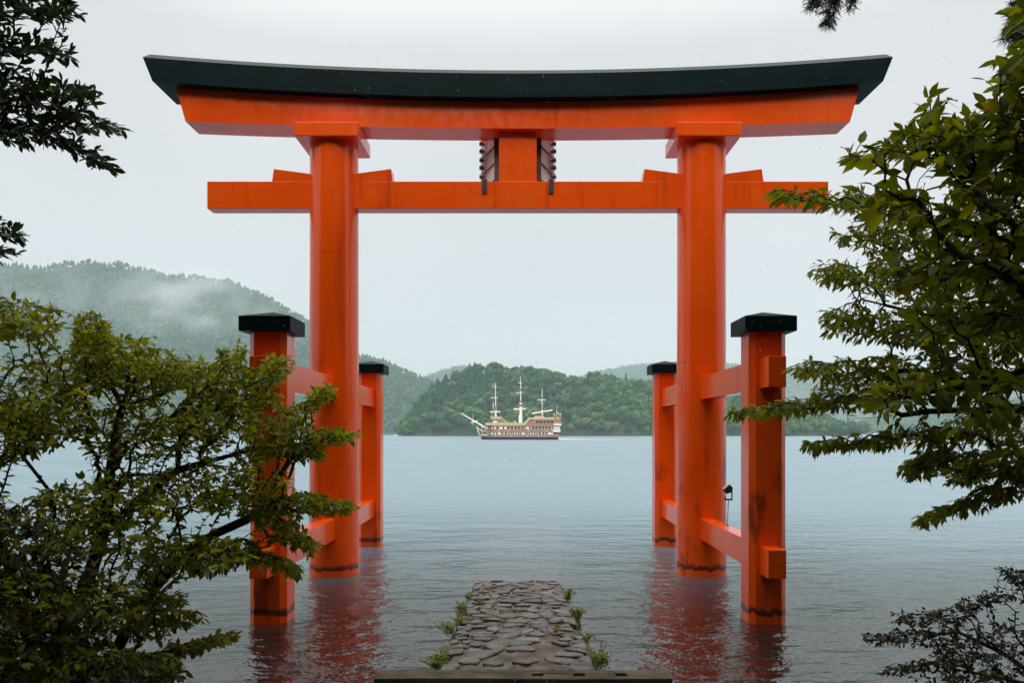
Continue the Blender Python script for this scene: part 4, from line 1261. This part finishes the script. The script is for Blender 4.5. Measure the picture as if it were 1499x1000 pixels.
# hull narrows to a stem at the bow
V = []; Fc = []
st = [(318, 0.15), (380, 2.2), (470, 3.9), (620, BW), (1200, BW), (1372, 4.0)]
rows = [(905, 0.80), (880, 0.86), (846, 1.0)]
for x, hw in st:
    for y, f in rows:
        for sg in (-1, 1): V.append((X(x + (10 if y > 850 and x < 400 else 0)), sg * hw * f, Z(y)))
nr = len(rows) * 2
for a in range(len(st) - 1):
    o = a * nr
    for r in range(len(rows) - 1):
        for s in (0, 1):
            q = o + r * 2 + s; Fc.append((q, q + nr, q + nr + 2, q + 2))
    Fc.append((o + nr - 2, o + nr - 1, o + 2 * nr - 1, o + 2 * nr - 2))
Fc.append(tuple((len(st) - 1) * nr + q for q in (0, 2, 4, 5, 3, 1)))
py_mesh("hull", V, Fc, M['s_blue'], ship)
deck("lower_bulwark", 322, 1376, 816, 846, M['s_brown'], BW + 0.05, bow=7)
deck("lower_trim", 330, 1374, 808, 818, M['s_dgold'], BW + 0.12, bow=7)
deck("lower_deck_house", 400, 1300, 774, 817, M['s_white'], BW - 0.25, bow=3)
deck("stern_lower_cabin", 1296, 1372, 774, 846, M['s_brown'], BW - 0.5)
deck("middle_bulwark", 372, 1390, 742, 775, M['s_brown'], BW + 0.15, bow=4)
deck("middle_trim", 368, 1402, 734, 743, M['s_dgold'], BW + 0.25, bow=4)
deck("upper_deck_house", 396, 1395, 698, 742, M['s_white'], BW - 0.2, bow=3)
deck("upper_bulwark", 384, 1400, 684, 699, M['s_brown'], BW + 0.15, bow=3)
side_prism("upper_railing", [(384, 650), (384, 685), (930, 685), (930, 650)], BW + 0.22, M['s_gold'])
side_prism("fore_cabin", [(490, 600), (490, 651), (690, 651), (600, 600)], BW - 0.6, M['s_brown'])
deck("fore_cabin_band", 486, 545, 628, 645, M['s_white'], BW - 0.5)
side_prism("fore_railing", [(460, 564), (460, 600), (600, 600), (600, 568)], BW - 0.4, M['s_gold'])
side_prism("fore_stair_rail", [(600, 568), (600, 600), (670, 652), (700, 652)], BW - 0.3, M['s_dgold'])
side_prism("aft_cabin", [(900, 684), (1060, 600), (1400, 600), (1410, 684)], BW - 0.1, M['s_brown'])
side_prism("aft_stair_rail", [(890, 660), (970, 590), (1010, 590), (930, 672)], BW + 0.05, M['s_gold'])
side_prism("aft_railing", [(960, 580), (960, 606), (1320, 606), (1320, 575)], BW - 0.0, M['s_gold'])
side_prism("stern_castle", [(1310, 562), (1310, 684), (1400, 684), (1415, 556)], BW - 0.3, M['s_brown'])
deck("funnel_house", 1055, 1180, 548, 578, M['s_brown'], 2.0)
deck("funnel_band", 1050, 1185, 570, 580, M['s_white'], 2.1)
deck("stern_gallery", 1310, 1412, 660, 690, M['s_white'], BW + 0.1)
deck("stern_gallery_trim", 1308, 1414, 655, 663, M['s_gold'], BW + 0.2)
deck("stern_lower_gallery", 1295, 1400, 738, 775, M['s_white'], BW + 0.22)
# windows
def window(x0, x1, y0, y1, hw, mat=None):
    a = (X(x0), X(x1), -hw - 0.06, -hw + 0.02, Z(y1), Z(y0))
    return box("window", *a, mat or M['glass'], ship)
for x in (533, 620, 680, 728, 776, 822, 868, 912, 980, 1015, 1060, 1105, 1150, 1195, 1240, 1288): window(x, x + (36 if x not in (620, 912, 980, 1288) else 20), 704, 734, BW - 0.2)
for x in (420, 445, 490): window(x, x + 16, 700, 730, BW - 0.2)
for x in (415, 440, 492, 530, 600, 648, 695, 728, 754, 790, 826, 856, 920, 948, 975, 1012, 1046, 1075, 1106, 1154, 1198): window(x, x + (30 if x in (600, 648, 1106, 1154, 1198) else 18), 784, 812, BW - 0.25)
for x in (1070, 1120, 1172, 1222, 1272): window(x, x + 36, 622, 652, BW - 0.1)
for x in (1340, 1370): window(x, x + 18, 620, 655, BW - 0.3, M['s_white'])
window(1344, 1384, 580, 625, BW - 0.3, M['s_gold'])
for x in (1318, 1345): window(x, x + 18, 785, 835, BW - 0.5)
for x in (550, 690, 960, 1200): window(x, x + 26, 750, 768, BW + 0.15, M['s_gold'])
for x in (520, 730, 945, 1100): window(x, x + 12, 822, 842, BW + 0.05, M['s_gold'])
# bow works
side_prism("figurehead", [(250, 700), (268, 690), (300, 730), (296, 780), (312, 825), (300, 830), (272, 775), (262, 740)], 0.6, M['s_gold'])
side_prism("bow_rail", [(296, 735), (330, 752), (400, 752), (470, 738), (500, 738), (500, 762), (400, 770), (320, 766)], 1.6, M['s_gold'])
side_prism("lower_bow_rail", [(310, 825), (330, 800), (420, 806), (420, 830)], 2.2, M['s_gold'])
tube("bowsprit", (X(420), 0, Z(740)), (X(48), 0, Z(520)), 0.42, 0.18, M['s_white'], ship)
tube("bow_pole", (X(210), 0, Z(680)), (X(210), 0, Z(515)), 0.12, 0.06, M['s_white'], ship)
tube("bow_yard", (X(190), -1.5, Z(648)), (X(262), 1.5, Z(625)), 0.28, 0.28, M['s_white'], ship)
tube("bow_post", (X(332), -1, Z(830)), (X(332), -1, Z(700)), 0.1, 0.1, M['s_white'], ship)
def mast(x, ybase, ytop, ymid, r0, r1, yards, nests):
    m_ = empty("mast", (X(x), 0, 0), ship)
    tube("lower_mast", (0, 0, Z(ybase)), (0, 0, Z(ymid)), r0, r0 * 0.9, M['s_white'], m_, 10)
    tube("upper_mast", (-0.05, 0, Z(ymid)), (-0.1, 0, Z(ytop)), r1, 0.10, M['s_white'], m_, 8)
    for xa, ya, xb, yb, r in yards:
        tube("yard", (X(xa - x), -2.2, Z(ya)), (X(xb - x), 2.2, Z(yb)), r, r * 0.8, M['s_white'], m_, 6)
    for xa, ya, w in nests:
        bm = bmesh.new(); bm_tube(bm, (X(xa - x), 0, Z(ya + 12)), (X(xa - x), 0, Z(ya - 12)), w * k * 0.5, w * k * 0.75, 10)
        bm_obj("crows_nest", bm, M['s_brown'], m_)
mast(522, 610, 95, 430, 0.40, 0.24, [(450, 502, 580, 494, 0.30), (460, 306, 545, 302, 0.2), (484, 156, 526, 152, 0.16)], [(515, 462, 44), (488, 262, 20), (518, 432, 26)])
mast(866, 660, 15, 366, 0.68, 0.27, [(775, 466, 932, 455, 0.34), (804, 240, 892, 230, 0.22), (832, 100, 882, 97, 0.17)], [(862, 410, 56), (848, 195, 40), (868, 364, 36)])
mast(1160, 560, 178, 415, 0.36, 0.2, [(1020, 524, 1298, 474, 0.34), (1098, 338, 1208, 331, 0.22)], [(1163, 452, 40), (1158, 302, 20), (1160, 415, 28)])
tube("radar_post", (X(487), 0, Z(470)), (X(487), 0, Z(372)), 0.16, 0.16, M['s_white'], ship)
tube("vent_pipe", (X(845), -1.5, Z(650)), (X(845), -1.5, Z(540)), 0.25, 0.25, M['s_white'], ship)
tube("vent_post", (X(786), -1.5, Z(655)), (X(786), -1.5, Z(625)), 0.28, 0.28, M['s_white'], ship)
tube("antenna", (X(1350), 0, Z(560)), (X(1366), 0, Z(412)), 0.12, 0.06, M['s_white'], ship)
for x, y, yy in ((1318, 540, -2.5), (1375, 520, 0), (1411, 532, 2.5)):
    bm = bmesh.new(); bmesh.ops.create_icosphere(bm, subdivisions=2, radius=0.5, matrix=Matrix.Translation((X(x), yy, Z(y))))
    bm_tube(bm, (X(x), yy, Z(y)), (X(x) , yy, Z(570)), 0.14, 0.14, 6)
    bm_obj("stern_lantern", bm, M['s_gold'], ship)
for xa, ya, xb, yb in ((522, 430, 640, 640), (522, 430, 420, 640), (866, 366, 740, 650), (866, 366, 980, 600), (1160, 415, 1260, 575), (522, 160, 60, 525), (1160, 340, 866, 600)):
    tube("rigging_line", (X(xa), 0, Z(ya)), (X(xb), 0, Z(yb)), 0.045, 0.045, M['wood_grey'], ship, 4)
# wake: low ridges of foam astern and along the waterline
V = []; Fc = []; n = 60
for j in range(n + 1):
    t_ = j / n; x = X(1368) + t_ * 26; h_ = 0.75 * math.exp(-t_ * 9) + 0.10 * (1 - t_) + 0.02; w = 1.5 + 3.2 * t_
    jg = 0.25 * math.sin(j * 1.9) * h_ + 0.2 * math.sin(j * 4.3) * h_
    V += [(x, -w, -0.05), (x, -w * 0.4, max(h_ + jg, -0.02) * (1 if (j * 7) % 5 else 0.3)), (x, w * 0.5, max(h_ * 0.7 - jg, -0.02)), (x, w, -0.05)]
for j in range(n):
    for q in range(3): Fc.append((j * 4 + q, j * 4 + q + 1, j * 4 + q + 5, j * 4 + q + 4))
wk = py_mesh("wake_foam", V, Fc, M['foam'], None, True, (sx0, SD, 0))
wk["label"] = "white foam wake trailing behind the ship's stern"; wk["category"] = "wake"; wk["kind"] = "stuff"

# ------------------------------------------------------------------ small boats and jetties on the far shore
M['b_green'] = flat("boat_green", (0.10, 0.42, 0.26)); M['b_blue'] = flat("boat_blue", (0.06, 0.28, 0.62)); M['concrete'] = flat("pale_concrete", (0.36, 0.36, 0.34), 0.8)
def boat(px, D, ln, hullm, topm, label, hh=1.2, ch=1.4):
    r = empty("moored_boat", ((px - VX) / F * D, D, 0)); tag(r, label, "boat")
    prism("hull", [(-ln / 2, hh), (-ln / 2 + 0.8, -0.3), (ln / 2 - 0.3, -0.3), (ln / 2, hh * 0.9)], 'y', -1.3, 1.3, hullm, r)
    prism("cabin", [(-ln * 0.22, hh * 0.92), (-ln * 0.15, hh + ch), (ln * 0.28, hh + ch), (ln * 0.34, hh * 0.92)], 'y', -1.0, 1.0, topm, r)
    box("window", -ln * 0.12, ln * 0.25, -1.05, -0.98, hh + ch * 0.45, hh + ch * 0.8, M['glass'], r)
boat(571, 1000, 13, M['b_green'], M['b_green'], "low green moored boat on the far shore beside the peninsula", 1.1, 0.9)
boat(583, 995, 11, M['s_white'], M['s_white'], "white moored motorboat at the tip of the peninsula", 1.6, 2.2)
boat(1262, 760, 6, M['s_white'], M['s_white'], "small white boat off the right end of the peninsula", 0.9, 0.9)
boat(1282, 1250, 12, M['s_white'], M['s_white'], "white boat moored off the low misty hill", 1.5, 2.0)
boat(60, 1010, 13, M['s_white'], M['s_white'], "white boat by the far landing seen through the spreading tree", 1.8, 2.6)
boat(35, 1015, 5, M['b_blue'], M['b_blue'], "bright blue covered boat by the far landing", 1.2, 1.2)
pr = empty("far_landing", ((25 - VX) / F * 1030, 1030, 0)); tag(pr, "long pale concrete landing at the foot of the high hill", "landing")
box("deck", -45, 45, -3, 3, 0.8, 1.7, M['concrete'], pr)
for q in range(10): box("pile", -43 + q * 9.5, -42 + q * 9.5, -2.5, 2.5, -1.0, 0.8, M['concrete'], pr)

# ------------------------------------------------------------------ air
hz = box("haze", -2500, 2500, -45, 3700, -2.6, 460, None)
hz["kind"] = "stuff"; hz["label"] = "pale rainy haze over the whole lake"; hz["category"] = "haze"
m = bpy.data.materials.new("haze_air"); m.use_nodes = True
N, L = m.node_tree.nodes, m.node_tree.links
N.remove(N["Principled BSDF"])
pv = N.new("ShaderNodeVolumePrincipled")
pv.inputs["Color"].default_value = (0.72, 0.86, 0.90, 1)
pv.inputs["Density"].default_value = 0.00017
L.new(pv.outputs[0], N["Material Output"].inputs["Volume"])
hz.data.materials.append(m)

# drifting mist on the face of the high hill
def mist(px, py, D, rx, ry, rz, dens, seed, label):
    bm = bmesh.new()
    bmesh.ops.create_icosphere(bm, subdivisions=3, radius=1.0)
    o = bm_obj("mist_bank", bm, None)
    o.location = W(px, py, D); o.scale = (rx, ry, rz)
    m = bpy.data.materials.new("mist_vapour"); m.use_nodes = True
    N, L = m.node_tree.nodes, m.node_tree.links
    N.remove(N["Principled BSDF"])
    pv = N.new("ShaderNodeVolumePrincipled")
    pv.inputs["Color"].default_value = (0.93, 0.96, 0.98, 1)
    tcn = N.new("ShaderNodeTexCoord")
    ln = nd(N, "ShaderNodeVectorMath", operation='LENGTH'); L.new(tcn.outputs["Object"], ln.inputs[0])
    fall = smooth(N, L, ln.outputs["Value"], 0.15, 0.95, 1, 0)
    mp = nd(N, "ShaderNodeMapping"); L.new(tcn.outputs["Object"], mp.inputs[0]); mp.inputs[1].default_value = (seed, 0, 0); mp.inputs[3].default_value = (1.6, 1.0, 1.3)
    nz = smooth(N, L, noise(N, L, mp.outputs[0], 1.5, 5, 0.6), 0.40, 0.68)
    L.new(math_(N, L, 'MULTIPLY', math_(N, L, 'MULTIPLY', fall, nz), dens), pv.inputs["Density"])
    L.new(pv.outputs[0], N["Material Output"].inputs["Volume"])
    o.data.materials.append(m)
    o["kind"] = "stuff"; o["label"] = label; o["category"] = "mist"
mist(265, 440, 1400, 210, 60, 110, 0.015, 1.0, "pale mist drifting across the high hill above the spreading tree")
mist(60, 430, 1400, 180, 55, 85, 0.005, 5.0, "thin mist lying on the high hill beside the evergreen boughs")
mist(400, 475, 1400, 110, 45, 70, 0.008, 9.0, "thin mist on the hill's shoulder behind the gate post")

# ------------------------------------------------------------------ falling rain: single drops in the air before the gate
gr_ = np.random.default_rng(77)
n = 3600
D = 2.2 + 9.0 * gr_.uniform(size=n) ** 0.7
px = gr_.uniform(-60, 1560, n); py = gr_.uniform(-40, 1000, n)
C = np.stack([(px - VX) / F * D, D, H + (VY - py) / F * D], -1)
C = C[C[:, 2] > 0.3]; n = len(C)
rad = gr_.uniform(0.0010, 0.0017, n)[:, None]; ln_ = rad * gr_.uniform(2.2, 3.6, (n, 1))
ex, ey, ez = np.array([[1.0, 0, 0]]), np.array([[0, 1.0, 0]]), np.array([[0.12, 0, 1.0]])
V = np.stack([C + ez * ln_, C + ex * rad, C + ey * rad, C - ex * rad, C - ey * rad, C - ez * ln_], 1).reshape(-1, 3)
T = np.array([(0, 1, 2), (0, 2, 3), (0, 3, 4), (0, 4, 1), (5, 2, 1), (5, 3, 2), (5, 4, 3), (5, 1, 4)])
T = (T[None] + (np.arange(n) * 6)[:, None, None]).reshape(-1, 3)
m, N, L, b = newmat("rain_water")
b.inputs["Base Color"].default_value = (0.9, 0.93, 0.95, 1); b.inputs["Roughness"].default_value = 0.1
tr = N.new("ShaderNodeBsdfTranslucent"); tr.inputs[0].default_value = (0.9, 0.93, 0.95, 1)
ms = N.new("ShaderNodeMixShader"); ms.inputs[0].default_value = 0.7
L.new(b.outputs[0], ms.inputs[1]); L.new(tr.outputs[0], ms.inputs[2]); tp = N.new("ShaderNodeBsdfTransparent"); m2 = N.new("ShaderNodeMixShader"); m2.inputs[0].default_value = 0.55
L.new(ms.outputs[0], m2.inputs[1]); L.new(tp.outputs[0], m2.inputs[2]); L.new(m2.outputs[0], N["Material Output"].inputs["Surface"])
rn = np_mesh("rain", V, T, m)
rn["kind"] = "stuff"; rn["label"] = "fine raindrops falling in front of the gate"; rn["category"] = "rain"
